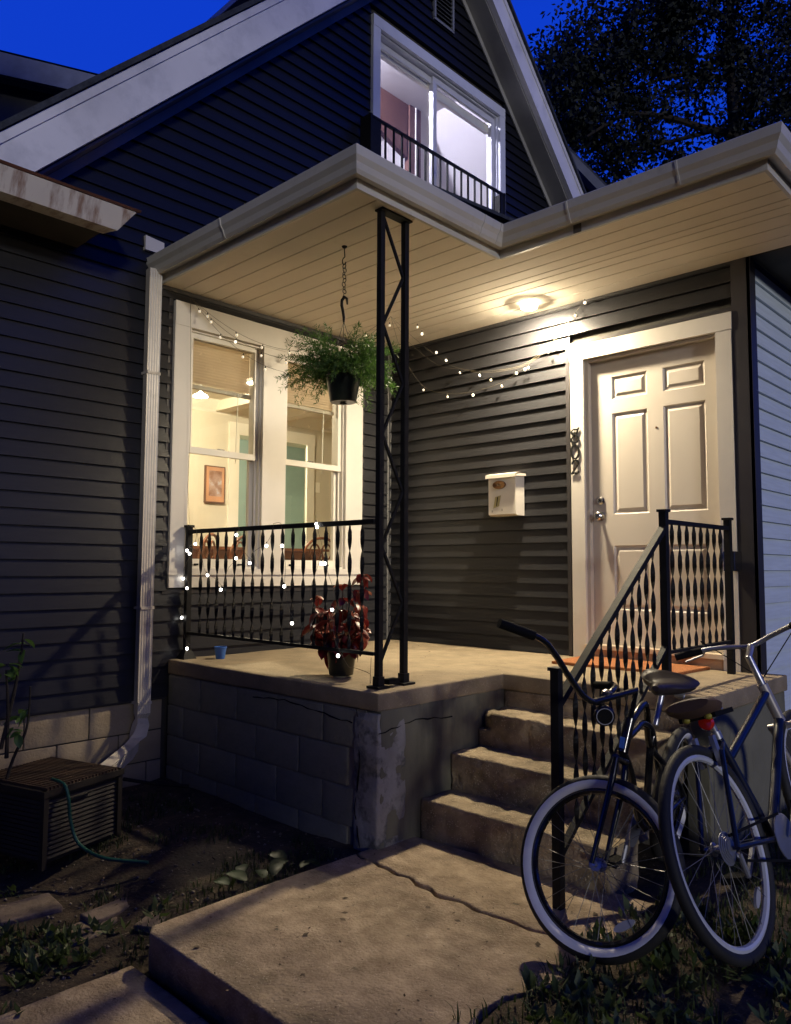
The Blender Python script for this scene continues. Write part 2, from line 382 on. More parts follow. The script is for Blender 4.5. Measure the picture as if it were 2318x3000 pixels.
# ================================================================== PORCH
porch = thing('concrete_porch', 'raised concrete porch with block side, cracked corner and broken front steps', 'porch', (1, -1, -.8))
# L-shaped cap: near square + landing
cap = MB().prism([(0.02, -PY), (PX, -PY), (PX, -S1), (3.29, -S1), (3.29, .06), (0.02, .06)], 'z', -.095, 0).build('floor_slab', CONC, porch)
rough(cap, .010, 34, .0035, 3)
# hidden core
MB().box(.05, PX-.05, -PY+.10, 0, -.95, -.10).box(PX-.05, 3.24, -S1+.06, 0, -.95, -.10).build('core', MORTAR, porch)
# block courses on the left (camera-left) face y=-2.18
bx = MB()
bme = {}
def blockmesh(w, h, d, key):
    o = MB().box(0, w, 0, d, 0, h).build('tmp', BLOCK); rough(o, .006, 5, .003, 6, seed=key)
    me = o.data; bpy.data.objects.remove(o); return me
row_h = .200; variants = [blockmesh(.392, .192, .09, i) for i in range(4)]
half = blockmesh(.192, .192, .09, 9)
for rr in range(4):
    z0 = -.097-(rr+1)*row_h; x = .03 if rr % 2 == 0 else -.17
    k = 0
    while x < PX-.22:
        w = min(.392, PX-.16-x); me = variants[(k+rr*2) % 4]
        if x < 0: inst('concrete_block', half, porch, (.025, -PY+random.uniform(0, .003), z0))
        elif w > .3: inst('concrete_block', me, porch, (x, -PY+random.uniform(0, .004), z0))
        else: inst('concrete_block', me, porch, (x, -PY+random.uniform(0, .003), z0), scale=(w/.392, 1, 1))
        x += .40; k += 1
MB().box(.03, PX-.1, -PY+.012, -PY+.06, -.95, -.10).build('mortar_bed', MORTAR, porch)
corner = MB().box(PX-.17, PX+.004, -PY-.006, -PY+.2, -.92, -.10).build('corner_plaster', PLASTER_EDGE, porch); rough(corner, .012, 22, .009, 5, chip=.03)
pg = MB().box(PX-.14, PX+.001, -PY+.02, -S1+.02, -.92, -.092).build('parged_wall', PARGE, porch); rough(pg, .004, 22, .004, 4)
# front of landing: two courses
lr = MB().box(PX+.002, 3.27, -S1+.006, -S1+.1, -.30, -.098).build('landing_riser', STEP, porch); rough(lr, .008, 24, .005, 5)
lr2 = MB().box(3.16, 3.275, -S1+.01, .05, -.95, -.098).build('side_wall', PARGE, porch); rough(lr2, .006, 20, .004, 4)
for k in (1, 2, 3):
    zt = -RI*k; y1 = -S1-TR*(k-1)+.03; y0 = -S1-TR*k
    o = MB().box(PX-.0+.004, 3.13+random.uniform(-.01, .01), y0, y1, zt-RI-.06, zt).build('step', STEP, porch)
    rough(o, .012, 60, .006, 6, chip=.030 if k < 3 else .020, seed=k)
    if k == 1:   # broken left corner of the top step
        for v in o.data.vertices:
            w = Vector(v.co)+wloc(porch); dx = max(0, .10-(w.x-PX)); dy = max(0, .07-(w.y-y0))
            if w.z > zt-.09 and dy > 0 and dx > 0: v.co.y += dy*dx*9; v.co.z -= dy*dx*6

# crack lines on the corner: thin dark ragged gaps
def cracktube(pts, rad, m, name, parent, jit=.006):
    P = []
    for a, b in zip(pts[:-1], pts[1:]):
        for i in range(6):
            p = Vector(a).lerp(Vector(b), i/6); P.append(p+Vector((0, random.uniform(-jit, jit), random.uniform(-jit, jit))) if abs(a[0]-b[0]) < .05 else p+Vector((random.uniform(-jit, jit), 0, random.uniform(-jit, jit))))
    P.append(Vector(pts[-1]))
    return MB().tube(P, [rad*random.uniform(.4, 1.3) for _ in P], 5).build(name, m, parent)
cracktube([(1.0, -PY-.001, -.135), (1.3, -PY-.001, -.12), (1.6, -PY-.001, -.15), (1.86, -PY-.001, -.17)], .0035, BLACK, 'crack', porch)
cracktube([(PX+.001, -2.17, -.20), (PX+.001, -1.9, -.17), (PX+.001, -1.6, -.19)], .004, BLACK, 'crack', porch)
cracktube([(1.90, -PY-.007, -.1), (1.93, -PY-.007, -.35), (1.89, -PY-.007, -.6), (1.93, -PY-.007, -.78)], .004, BLACK, 'crack', porch)

# ================================================================== HOUSE
house = thing('house', 'dark charcoal clapboard gabled house with white trim, lit windows and porch roof', 'house', (0, 0, -.8))
EXP = .1025; Z0 = -.2495
win = (-2.205, -.345, .475, 2.525)       # casing opening in wall x=0
gwin = (-.28, 1.80, 3.55, 5.74)
def course(axis, sgn, fixed, z, spans, m, slope=None):
    """one clapboard course: list of spans cut round the openings; axis 'x' wall plane x=fixed facing sgn, or 'y'"""
    z1 = z+EXP
    out = []
    for a, b in spans:
        if b > 0 and slope and not (a > 2.5): b = min(b, PKY+(PKZ-z))
        a = max(a, PKY-(PKZ-z)) if slope else a
        while b-a > 3.3:
            q = a+random.uniform(1.3, 2.9); out.append((a, q-.0015)); a = q
        out.append((a, b))
    for a, b in out:
        mb = MB(); fixed_ = fixed; jog = random.uniform(-.0006, .0012)
        a1, b1 = a, b
        if slope: a, b, a1, b1 = slope(a, b, z, z1)
        if b-a < .02: continue
        prof = [(.019+jog, z+random.uniform(-.0006, .0006)), (.001, z1), (-.02, z1), (-.02, z)]
        if axis == 'x': mk = lambda t, p: (fixed+sgn*p[0], t, p[1])
        else: mk = lambda t, p: (t, fixed+sgn*p[0], p[1])
        ra = [mk(a if p[1] < z+.02 else a1, p) for p in prof]; rb = [mk(b if p[1] < z+.02 else b1, p) for p in prof]
        mb.loft([ra, rb]).build('siding_board', m, house)
def cut(spans, a, b):
    out = []
    for s, e in spans:
        if b <= s or a >= e: out.append((s, e)); continue
        if a > s: out.append((s, a))
        if b < e: out.append((b, e))
    return out
def gslope(a, b, z0, z1):
    lo0, hi0 = PKY-(PKZ-z0), PKY+(PKZ-z0); lo1, hi1 = PKY-(PKZ-z1), PKY+(PKZ-z1)
    A0, B0 = max(a, lo0), min(b, hi0); A1, B1 = max(a, lo1), min(b, hi1)
    return A0, B0, A1 if A1 < B1 else (A1+B1)/2, B1 if A1 < B1 else (A1+B1)/2
for k in range(70):
    z = Z0+k*EXP; zz = z+EXP
    if z > H-.02 and z < H+.10: pass
    spans = [(-6.5, -.035)] if z < 2.6 else [(-6.5, 6.5)]
    if zz > win[2]+.01 and z < win[3]-.01: spans = cut(spans, win[0], win[1])
    if zz > gwin[2] and z < gwin[3]-.01: spans = cut(spans, gwin[0], gwin[1])
    if zz > PKZ: break
    course('x', 1, 0, z, spans, SIDING_SHADED if z > 2.6 else SIDING, gslope if z > 2.6 else None)
dcas = (1.872, 3.054, -.05, 2.275)
for k in range(29):
    z = Z0+k*EXP+.2495+.005
    if z > H-.02: break
    spans = [(.0, W-.10)]
    if z < dcas[3]-.01: spans = cut(spans, dcas[0], W-.10)
    course('y', -1, 0, z, spans, SIDING)
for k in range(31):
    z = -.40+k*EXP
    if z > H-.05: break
    course('x', 1, W, z, [(.035, 6)], SIDING_COLD_LIT)
# inner wall sheets behind the boards (with the openings left free)
def sheet_x(x0, x1, ya, yb, za, zb, holes, m, name='wall'):
    mb = MB(); ysx = sorted({ya, yb, *[h[0] for h in holes], *[h[1] for h in holes]}); zsx = sorted({za, zb, *[h[2] for h in holes], *[h[3] for h in holes]})
    for i in range(len(ysx)-1):
        for j in range(len(zsx)-1):
            cy, cz = (ysx[i]+ysx[i+1])/2, (zsx[j]+zsx[j+1])/2
            if any(h[0] < cy < h[1] and h[2] < cz < h[3] for h in holes): continue
            mb.box(x0, x1, ysx[i], ysx[i+1], zsx[j], zsx[j+1])
    return mb.build(name, m, house)
O1 = (-2.065, -1.425, .62, 2.34); O2 = (-1.20, -.555, .62, 2.34)
sheet_x(-.15, -.022, -6.5, 6.5, -.95, 3.2, [O1, O2], DARKWOOD)
gab = MB().prism([(PKY-(PKZ-3.2), 3.2), (gwin[0]+.1, 3.2), (gwin[0]+.1, 6.25), ], 'x', -.15, -.022)
gab.prism([(gwin[1]-.1, 3.2), (PKY+(PKZ-3.2), 3.2), (gwin[1]-.1, PKZ-(gwin[1]-.1-PKY))], 'x', -.15, -.022)
gab.v = []; gab.f = []
gab.prism([(PKY-(PKZ-3.2), 3.2), (gwin[0]+.1, 3.2), (gwin[0]+.1, PKZ-(PKY-gwin[0]-.1))], 'x', -.15, -.022)
gab.prism([(gwin[1]-.1, 3.2), (PKY+(PKZ-3.2), 3.2), (gwin[1]-.1, PKZ-(gwin[1]-.1-PKY))], 'x', -.15, -.022)
gab.prism([(gwin[0]+.1, 5.62), (gwin[1]-.1, 5.62), (gwin[1]-.1, PKZ-(gwin[1]-.1-PKY)), (PKY, PKZ), (gwin[0]+.1, PKZ-(PKY-gwin[0]-.1))], 'x', -.15, -.022)
gab.box(-.15, -.022, gwin[0]+.1, gwin[1]-.1, 3.2, 3.65)
gab.build('gable_wall', DARKWOOD, house)
MB().box(0, dcas[0]+.05, .022, .15, -.9, 2.9).box(dcas[1]-.05, W-.022, .022, .15, -.9, 2.9).box(dcas[0]+.05, dcas[1]-.05, .022, .15, 2.2, 2.9).box(dcas[0], W-.05, .022, .15, -.9, -.01).box(0, W, .9, 1.0, -.5, 2.9).build('wall', DARKWOOD, house)
MB().box(W-.15, W-.022, .02, 6, -.9, 2.9).build('wall', DARKWOOD, house)
# corner trims
MB().box(.0, .016, -.036, -.001, 0.002, H).box(.016, .036, -.018, 0, .002, H).build('corner_trim', mat('grey_corner_trim', (.13, .13, .13), .4), house)
MB().box(W-.098, W+.018, -.022, 0, -.02, H).box(W-.002, W+.020, -.022, .075, -.45, H).build('corner_trim', TRIM_DARK, house)
# starter strip, J channels
MB().box(.0, .010, -2.235, -2.205, .445, 2.56).box(.0, .010, -.345, -.318, .445, 2.56).box(.0, .012, -2.235, -.318, .445, .475).box(.0, .012, -2.235, -.318, 2.525, 2.56).build('window_channel', TRIM_DARK, house)
MB().box(dcas[0]-.03, dcas[0], -.020, 0, 0, 2.274).box(dcas[0]-.03, dcas[1]+.005, -.020, 0, 2.275, 2.297).build('door_channel', TRIM_DARK, house)
MB().box(.03, dcas[0]-.03, -.012, 0, 0.003, .03).build('starter_strip', TRIM_DARK, house)
MB().box(.0, .02, -2.31, 0, H-.03, H-.001).box(.02, W, -.02, 0, H-.018, H-.001).build('soffit_channel', TRIM_DARK, house)

# foundation blocks under the left wall
for rr in range(4):
    z0 = -.262-(rr+1)*.20; y = -4.3 if rr % 2 == 0 else -4.1
    while y < -2.2:
        yb = min(y+.392, -2.2)
        if yb-y > .05:
            o = MB().box(-.10, -.012+random.uniform(-.002, .002), y, yb, z0, z0+.192).build('foundation_block', FNDBLK, house); rough(o, .004, 4, .002, 6)
        y += .40
MB().box(-.11, -.024, -6.5, -2.185, -.98, -.252).build('mortar_bed', MORTAR, house)
MB().box(-.02, .012, -6.5, -2.19, -.262, -.247).build('starter_strip', TRIM_DARK, house)

# ---- ground floor double window
w1 = MB()
T = .03
w1.box(.0, T, -2.195, -2.065, .60, 2.34).box(.0, T, -.555, -.36, .60, 2.34).box(.0, T, -1.425, -1.20, .62, 2.34)
w1.box(.0, T+.004, -2.195, -.36, 2.34, 2.51).build('window_casing', TRIM, house)
MB().box(.0, T+.012, -2.205, -.35, .575, .62).box(.0, T, -2.195, -.36, .488, .575).build('window_sill', TRIM, house)
for (ya, yb, za, zb) in (O1, O2):
    wd = MB().box(-.14, .0, ya-.01, ya+.012, za, zb).box(-.14, .0, yb-.012, yb+.01, za, zb).box(-.138, -.002, ya+.0125, yb-.0125, zb-.014, zb+.008).box(-.138, .002, ya+.0125, yb-.0125, za-.008, za+.016)
    wd.box(-.045, -.035, ya+.0125, ya+.03, za+.017, zb-.015).box(-.045, -.035, yb-.03, yb-.0125, za+.017, zb-.015)
    w = wd.build('window', SASH, house)
    fr = .042; mid = 1.475
    a, b = ya+.014, yb-.014
    up = MB().box(-.05, -.022, a, a+fr*.8, mid+.019, zb-.051).box(-.05, -.022, b-fr*.8, b, mid+.019, zb-.051).box(-.05, -.0215, a, b, zb-.05, zb-.015).box(-.05, -.020, a, b, mid-.028, mid+.018).build('upper_sash', SASH, w)
    lo = MB().box(-.095, -.062, a, a+fr, za+.071, mid-.021).box(-.095, -.062, b-fr, b, za+.071, mid-.021).box(-.095, -.060, a, b, za+.017, za+.07).box(-.095, -.062, a, b, mid-.02, mid+.022).build('lower_sash', SASH, w)
    MB().quad((-.036, a+.02, mid), (-.036, b-.02, mid), (-.036, b-.02, zb-.03), (-.036, a+.02, zb-.03)).build('upper_pane', GLASS, w)
    MB().quad((-.078, a+.02, za+.04), (-.078, b-.02, za+.04), (-.078, b-.02, mid), (-.078, a+.02, mid)).build('lower_pane', GLASS, w)
    MB().box(-.066, -.050, (a+b)/2-.03, (a+b)/2+.03, mid+.02, mid+.032).build('sash_lock', CHROME, w)
    for yy in (a+.10, b-.14): MB().box(-.056, -.04, yy, yy+.03, za+.022, za+.036).build('sash_lift', BLACK, w)
    bl = MB(); ns = 15
    for i in range(ns):
        zc = zb-.045-i*.0215
        bl.loft([[(-.126, q_, zc-.0085), (-.118, q_, zc+.001), (-.106, q_, zc+.0085), (-.107, q_, zc+.0075), (-.119, q_, zc-.0005), (-.127, q_, zc-.0095)] for q_ in (a+.015, b-.015)])
    o = bl.build('blind_slats', BLIND, w)
    MB().box(-.128, -.100, a+.012, b-.012, zb-.40, zb-.372).box(-.128, -.100, a+.012, b-.012, zb-.04, zb-.014).build('blind_rail', BLINDRAIL, w)
    MB().tube([(-.099, b-.13, zb-.38), (-.097, b-.14, zb-.62), (-.097, b-.145, zb-.92)], .0035, 6).build('blind_wand', INTRIM, w)

# ---- front door
XD0, XD1 = 2.018, 2.934; ZB = .10; YD = .045
MB().box(1.883, 1.990, -.026, .004, .0, 2.155).box(2.945, 3.046, -.026, .004, .0, 2.155).box(1.880, 3.050, -.029, .004, 2.155, 2.268).build('door_casing', TRIM, house)
MB().box(1.990, 2.016, .0, .12, .06, 2.155).box(2.936, 2.950, .0, .12, .06, 2.155).box(2.0165, 2.9355, .002, .12, 2.134, 2.152).box(2.004, 2.0165, .012, .03, .1, 2.13).build('door_jamb', DOOR, house)
MB().box(1.985, 2.95, -.045, .12, .068, .098).build('door_sill', mat('pale_sill', (.66, .56, .42), .4), house)
MB().box(1.99, 2.945, -.020, .12, .0, .066).build('threshold_board', TANWOOD, house)
door = MB(); cols = [(2.178, 2.445), (2.558, 2.845)]; rows = [(.345, .795), (1.015, 1.74), (1.84, 2.005)]
zs_ = [ZB, .345, .795, 1.015, 1.74, 1.84, 2.005, 2.132]; xs_ = [XD0, 2.178, 2.445, 2.558, 2.845, XD1]
for i in range(5):
    for j in range(7):
        if i in (1, 3) and j in (1, 3, 5): continue
        door.box(xs_[i], xs_[i+1], YD, YD+.044, zs_[j], zs_[j+1])
dr = door.build('door', DOOR, house)
for (xa, xb) in cols:
    for (za, zb) in rows:
        p = MB(); y0 = YD
        def ring(x0, x1, z0, z1, y): return [(x0, y, z0), (x1, y, z0), (x1, y, z1), (x0, y, z1)]
        ins = [(0, 0), (.010, .012), (.022, .012), (.042, .003), (.046, .003)]
        p.loft([ring(xa+d, xb-d, za+d, zb-d, y0+e) for d, e in ins], cap=False)
        d = .046; p.quad(*ring(xa+d, xb-d, za+d, zb-d, y0+.003)).build('door_panel', DOOR, dr, smooth=False)
MB().lathe((2.508, YD-.004, 1.598), [(.007, 0), (.007, .008)], 12, (0, 1, 0)).build('peephole', BRONZE, dr)
kb = MB().lathe((2.083, YD, 1.005), [(.032, 0), (.032, -.006), (.012, -.010), (.012, -.032), (.027, -.042), (.031, -.056), (.022, -.066), (.001, -.068)], 20, (0, 1, 0)).build('door_knob', CHROME, dr)
MB().lathe((2.083, YD, 1.118), [(.030, 0), (.029, -.008), (.018, -.014), (.017, -.020), (.001, -.021)], 20, (0, 1, 0)).build('deadbolt', CHROME, dr)
MB().lathe((2.083, YD-.021, 1.118), [(.006, 0), (.006, -.001)], 12, (0, 1, 0)).build('keyhole', BLACK, dr)
MB().box(2.0165, 2.020, YD-.004, YD+.02, .97, 1.05).build('latch_plate', CHROME, dr)
MB().box(2.944, 2.957, -.034, -.026, .70, .83).build('hinge_plate', CHROME, house)

# ---- porch ceiling: tongue boards running along x
EY, EX, ES, EX2 = 2.30, 1.989, 1.05, 3.597
yb = -EY+.004; gp = .0065
bd = []
k = 0; widths = [.148]
y = -EY+.003
while y < -.03:
    wdt = .1535 if y < -ES else (.152, .135, .122, .082, .103, .15, .15, .16)[min(k, 7)]
    if y >= -ES-.02: k += 1
    y1 = min(y+wdt, -.002); x1 = EX-.004 if (y+y1)/2 < -ES else EX2-.004
    zc = H
    MB().prism([(y+gp*.2, zc+.012), (y+gp*.5, zc), (y1-gp, zc), (y1-gp*.6, zc+.007), (y1, zc+.007), (y1, zc+.012)], 'x', .002, x1).build('soffit_board', SOFFIT, house)
    y = y1
MB().box(.0, EX, -EY, 0, H+.013, H+.03).box(EX, EX2, -ES, 0, H+.013, H+.03).build('ceiling_backing', GROOVE, house)
MB().box(W+.02, EX2, .0, 6, H, H+.03).build('side_soffit', DARKWOOD, house)
# fascia boards
FB = .055
MB().box(.0, EX+.0, -EY-.018, -EY, H-.008, 2.76).build('fascia_board', ALU, house)
MB().box(EX, EX+.018, -EY-.018, -ES-.018, H-.008, 2.76).build('fascia_board', ALU, house)
MB().box(EX+.018, EX2, -ES-.018, -ES, H-.008, 2.76).build('fascia_board', ALU, house)
MB().box(EX2, EX2+.018, -ES-.018, 6, H-.008, 2.76).build('fascia_board', ALU, house)
# K-style gutters: mitred sweep round the L
kp = [(.0, 2.645), (.052, 2.632), (.066, 2.650), (.076, 2.680), (.094, 2.705), (.102, 2.748), (.094, 2.756), (.096, 2.748), (.088, 2.712), (.070, 2.688), (.058, 2.652), (.045, 2.642), (.004, 2.654), (.004, 2.745), (0, 2.745)]
def gut(corners):
    rings = []
    for (cx, cy, nx, ny) in corners: rings.append([(cx+nx*o, cy+ny*o, z) for o, z in kp])
    return MB().loft(rings)
gx = .018
gut([(-.02, -EY-gx, 0, -1), (EX+gx, -EY-gx, 1, -1)]).build('gutter', ALU, house, smooth=False)
gut([(EX+gx, -EY-gx, 1, -1), (EX+gx, -ES-gx, 1, -1)]).build('gutter', ALU, house, smooth=False)
gut([(EX+gx, -ES-gx, 1, -1), (EX2+gx, -ES-gx, 1, -1)]).build('gutter', ALU, house, smooth=False)
gut([(EX2+gx, -ES-gx, 1, -1), (EX2+gx, 6, 1, 0)]).build('gutter', ALU, house, smooth=False)
# seams
for (x, y, n) in ((EX+gx+.0, -ES-gx, 0),):
    pass
def seam(x, y, nx, ny, w=.012):
    t = (ny, -nx); rings = []
    P = [(o*1.02+.003, z) for o, z in kp[1:6]]
    for s in (-w/2, w/2): rings.append([(x+nx*o+t[0]*s, y+ny*o+t[1]*s, z-.001) for o, z in P]+[(x+nx*(o-.006)+t[0]*s, y+ny*(o-.006)+t[1]*s, z) for o, z in reversed(P)])
    MB().loft(rings).build('gutter_seam', ALU, house, smooth=False)
seam(2.55, -ES-gx, 0, -1); seam(EX+gx, -1.35, 1, 0); seam(EX+gx, -ES-gx-.12, 1, 0); seam(3.2, -ES-gx, 0, -1); seam(.9, -EY-gx, 0, -1)
MB().box(EX+.55, EX+.60, -ES-.024, -ES-.018, H-.006, 2.64).build('fascia_joint', mat('old_caulk', (.10, .09, .08), .8), house)
# roofs over the porch (low slope) with shingle lips
MB().prism([(-EY-.045, 2.758), (-EY-.045, 2.768), (.5, 3.03), (.5, 2.99)], 'x', .0, EX+.03).build('porch_roof', SHINGLE, house)
MB().prism([(-ES-.045, 2.758), (-ES-.045, 2.768), (6, 3.05), (6, 3.02)], 'x', EX+.03, EX2+.045).build('porch_roof', SHINGLE, house)
MB().prism([(-.6, 2.76), (-.6, 2.80), (6, 3.10), (6, 3.02)], 'x', .02, EX+.03).build('porch_roof', SHINGLE, house)
MB().prism([(-2.44, 2.80), (-2.30, 2.80), (-2.30, 2.885), (-2.44, 2.90)], 'x', .0, .035).build('fascia_end', TRIM, house)

# ---- downspout
pts = [(0.062, -2.385, 2.66), (.062, -2.385, -.33), (.064, -2.392, -.40), (.075, -2.415, -.465), (.10, -2.455, -.515), (.14, -2.51, -.545), (.36, -2.80, -.60)]
def rectpipe(pts, w, h):
    rings = []; P = [Vector(p) for p in pts]
    prof = []
    n = 5
    for i in range(n*2+1): prof.append((-w/2+w*i/(n*2), h/2-(.003 if i % 2 else 0)))
    prof += [(w/2, -h/2), (-w/2, -h/2)]
    for i, p in enumerate(P):
        d = (P[min(i+1, len(P)-1)]-P[max(i-1, 0)]).normalized()
        x = Vector((.1, 1, 0)); x = (x-d*x.dot(d)).normalized(); 
        if i >= 3: x = Vector((-.25, .55, .75)); x = (x-d*x.dot(d)).normalized()
        if i == 2: x = Vector((-.05, .95, .15)); x = (x-d*x.dot(d)).normalized()
        if i == 3: x = Vector((-.12, .8, .4)); x = (x-d*x.dot(d)).normalized()
        y = x.cross(d)
        if y.x < 0 and i < 2: y = -y
        rings.append([p+x*a+y*b for a, b in prof])
    return MB().loft(rings)
DSP = mat('cream_downspout', (.55, .50, .43), .4, var=.08, scale=5)
dirt(DSP, (.30, .26, .20), 9, .55, .7, .5)
rectpipe(pts, .088, .066).build('downspout', DSP, house, smooth=False)
for zz in (1.93, .35, -.27): MB().box(.0, .099, -2.433, -2.337, zz, zz+.018).build('downspout_strap', DSP, house)

# ---- side eave with rusty gutter at far left
MB().prism([(.36, 2.66), (.50, 2.645), (.545, 2.775), (.34, 2.80)], 'y', -6.5, -2.90).build('side_gutter', RUSTW, house, smooth=False)
MB().loft([[(.36, -2.90, 2.66), (.50, -2.90, 2.645), (.545, -2.90, 2.775), (.34, -2.90, 2.80)], [(.36, -2.895, 2.66), (.50, -2.87, 2.645), (.545, -2.775, 2.775), (.34, -2.78, 2.80)]]).build('side_gutter_end', RUSTW, house, smooth=False)
MB().prism([(.55, 2.778), (.56, 2.790), (.0, 2.99), (.0, 2.96)], 'y', -6.5, -2.75).build('side_eave_roof', mat('rusted_drip_edge', (.07, .03, .02), .9, col2=(.14, .05, .03)), house)
MB().box(.015, .37, -6.5, -2.90, 2.67, 2.70).build('side_eave_soffit', DARKWOOD, house)

# ---- gable rakes
def rake(sg):
    # sg=-1 left slope, +1 right slope ; K = z + |y - PKY|
    L = 5.3
    def P(K, x, t): return (x, PKY+sg*t, K-t)
    def box(K0, K1, x0, x1, name, m):
        MB().loft([[P(K0, x0, 0), P(K0, x1, 0), P(K1, x1, 0), P(K1, x0, 0)], [P(K0, x0, L), P(K0, x1, L), P(K1, x1, L), P(K1, x0, L)]]).build(name, m, house)
    box(6.965, 7.245, .236, .300, 'rake_fascia', RAKE)
    box(7.245, 7.315, .222, .312, 'rake_moulding', RAKE)
    box(6.935, 6.955, .0, .234, 'rake_soffit', RAKE_SOFFIT)
    box(6.85, 6.93, .016, .030, 'rake_frieze', RAKE_SOFFIT if sg > 0 else RAKE_SOFFIT)
    box(7.325, 7.370, -9, .335, 'roof', SHINGLE)
    box(6.96, 7.32, -9, .20, 'roof_structure', DARKWOOD)
    box(6.90, 7.248, .300, .303, 'fascia_lap', RAKE) if False else None
rake(-1); rake(1)
# louvred vent
vt = MB().box(.005, .035, .590, .615, 6.14, 6.62).box(.005, .035, .875, .90, 6.14, 6.62).box(.005, .035, .59, .90, 6.12, 6.145).build('gable_vent', mat('grey_vent', (.22, .23, .25), .6), house)
for i in range(11): MB().prism([(.030, 6.15+i*.044), (.036, 6.153+i*.044), (.008, 6.185+i*.044), (.004, 6.18+i*.044)], 'y', .615, .875).build('louvre', vt.data.materials[0], vt)

# ---- gable window
ya, yb, za, zb = -.172, 1.692, 3.65, 5.60
MB().box(.0, .035, -.266, ya, 3.60, zb).box(.0, .035, yb, 1.785, 3.60, zb).box(.0, .038, -.266, 1.785, zb, 5.705).build('window_casing', mat('white_casing_upper', (.66, .68, .74), .5, var=.05), house)
SASHU = mat('white_sash_upper', (.62, .63, .70), .4, var=.05)
gw = MB().box(-.14, -.001, ya, ya+.02, za, zb-.001).box(-.14, -.001, yb-.02, yb, za, zb-.001).box(-.138, -.003, ya+.0205, yb-.0205, zb-.02, zb-.001).box(-.138, -.003, ya+.0205, yb-.0205, za-.02, za).build('sliding_window', SASHU, house)
for (a, b, xx) in ((ya+.02, .70, -.06), (.64, yb-.02, -.03)):
    MB().box(xx-.025, xx, a, a+.055, za+.061, zb-.091).box(xx-.025, xx, b-.055, b, za+.061, zb-.091).box(xx-.025, xx+.0005, a, b, zb-.09, zb-.03).box(xx-.025, xx+.0005, a, b, za+.002, za+.06).build('sash_frame', SASHU, gw)
    MB().quad((xx-.012, a+.03, za+.03), (xx-.012, b-.03, za+.03), (xx-.012, b-.03, zb-.05), (xx-.012, a+.03, zb-.05)).build('pane', GLASS, gw)
MB().box(-.14, -.10, ya+.03, .66, zb-.12, zb-.05).box(-.13, -.09, .73, yb-.05, zb-.18, zb-.09).build('blind_headrail', INTRIM, gw)

# ---- balcony rail at the gable window
jr = thing('balcony_railing', 'small black iron railing across the upstairs gable window', 'railing', (.15, .6, 3.9))
MB().box(.140, .165, -.40, 1.60, 4.600, 4.622).box(.140, .165, -.40, 1.60, 3.86, 3.88).build('rail', IRON, jr)
bm_ = MB().box(-.008, .008, -.008, .008, 0, .725).mesh('baluster', IRON)
for i in range(17): inst('baluster', bm_, jr, (.152, -.223+i*.1085, 3.877))
MB().box(.03, .165, -.420, -.395, 3.86, 4.63).build('end_bracket', IRON, jr); MB().box(.03, .165, 1.575, 1.60, 3.86, 4.63).build('end_bracket', IRON, jr)
MB().box(.150, .160, -.395, -.285, 3.86, 4.62).build('end_plate', IRON, jr); MB().box(.150, .160, 1.50, 1.575, 3.86, 4.62).build('end_plate', IRON, jr)

# ---- rooms
ZF = .05; ZC = 2.66
MB().box(-3.34, -3.22, -3.4, .555, ZF, ZC).box(-3.34, -3.22, 1.80, 3.4, ZF, ZC).box(-3.34, -3.22, .555, 1.80, 2.33, ZC).build('interior_wall', WALLPAINT, house)
MB().box(-3.34, -.15, -3.5, -3.4, ZF, ZC).box(-5.4, -.15, 3.4, 3.5, ZF, ZC).box(-.16, -.152, -3.4, -2.1, ZF, ZC).box(-.16, -.152, -.5, 3.4, ZF, ZC).build('interior_wall', WALLPAINT, house)
MB().box(-5.4, -.15, -3.5, 3.5, ZC, ZC+.1).build('interior_ceiling', CEILPAINT, house)
MB().box(-5.4, -.15, -3.5, 3.5, ZF-.1, ZF).build('interior_floor', mat('oak_floor', (.20, .12, .06), .4), house)
MB().box(-5.4, -5.3, -3.4, 3.4, ZF, ZC).box(-5.3, -3.34, -.3, -.2, ZF, ZC).build('interior_wall', TEAL, house)
# door casing in back wall, wide opening with teal room behind
MB().box(-3.22, -3.19, .455, .60, ZF, 2.33).box(-3.22, -3.19, 1.70, 1.83, ZF, 2.33).box(-3.22, -3.186, .452, 1.833, 2.29, 2.44).box(-3.34, -3.22, .545, .56, ZF, 2.33).build('interior_door_casing', INTRIM, house)
MB().box(-3.22, -3.19, -.30, -.12, ZF, 2.50).build('interior_door_casing', INTRIM, house)
MB().prism([(-3.22, 2.52), (-3.22, ZC), (-3.10, ZC), (-3.20, 2.55)], 'y', -3.4, 3.4).build('crown_moulding', INTRIM, house)
for yy in (.25, 1.1, 1.95): MB().box(-3.2, -.2, yy, yy+.16, ZC-.12, ZC).build('ceiling_beam', CEILPAINT, house)
MB().box(-3.222, -3.21, 1.865, 1.945, 1.66, 1.80).build('switch_plate', INTRIM, house)
pic = thing('framed_picture', 'framed brown landscape print hanging on the beige room wall', 'picture', (-3.2, .25, 1.62))
MB().box(-3.215, -3.185, .115, .395, 1.41, 1.86).build('frame', PICFRAME, pic)
MB().box(-3.186, -3.183, .130, .380, 1.425, 1.845).build('mount', PICMAT, pic)
MB().box(-3.184, -3.181, .165, .345, 1.49, 1.80).build('print', PICART, pic)
cl = thing('ceiling_lamp', 'glowing round lamp on the dining room ceiling', 'lamp', (-1.7, -.9, ZC))
MB().lathe((-1.7, -.9, ZC), [(.10, 0), (.10, -.02)], 20).build('base', CHROME, cl)
MB().lathe((-1.7, -.9, ZC-.02), [(.02, -.10), (.09, -.08), (.12, -.04), (.10, 0)], 20).build('shade', ROOMLAMP, cl)
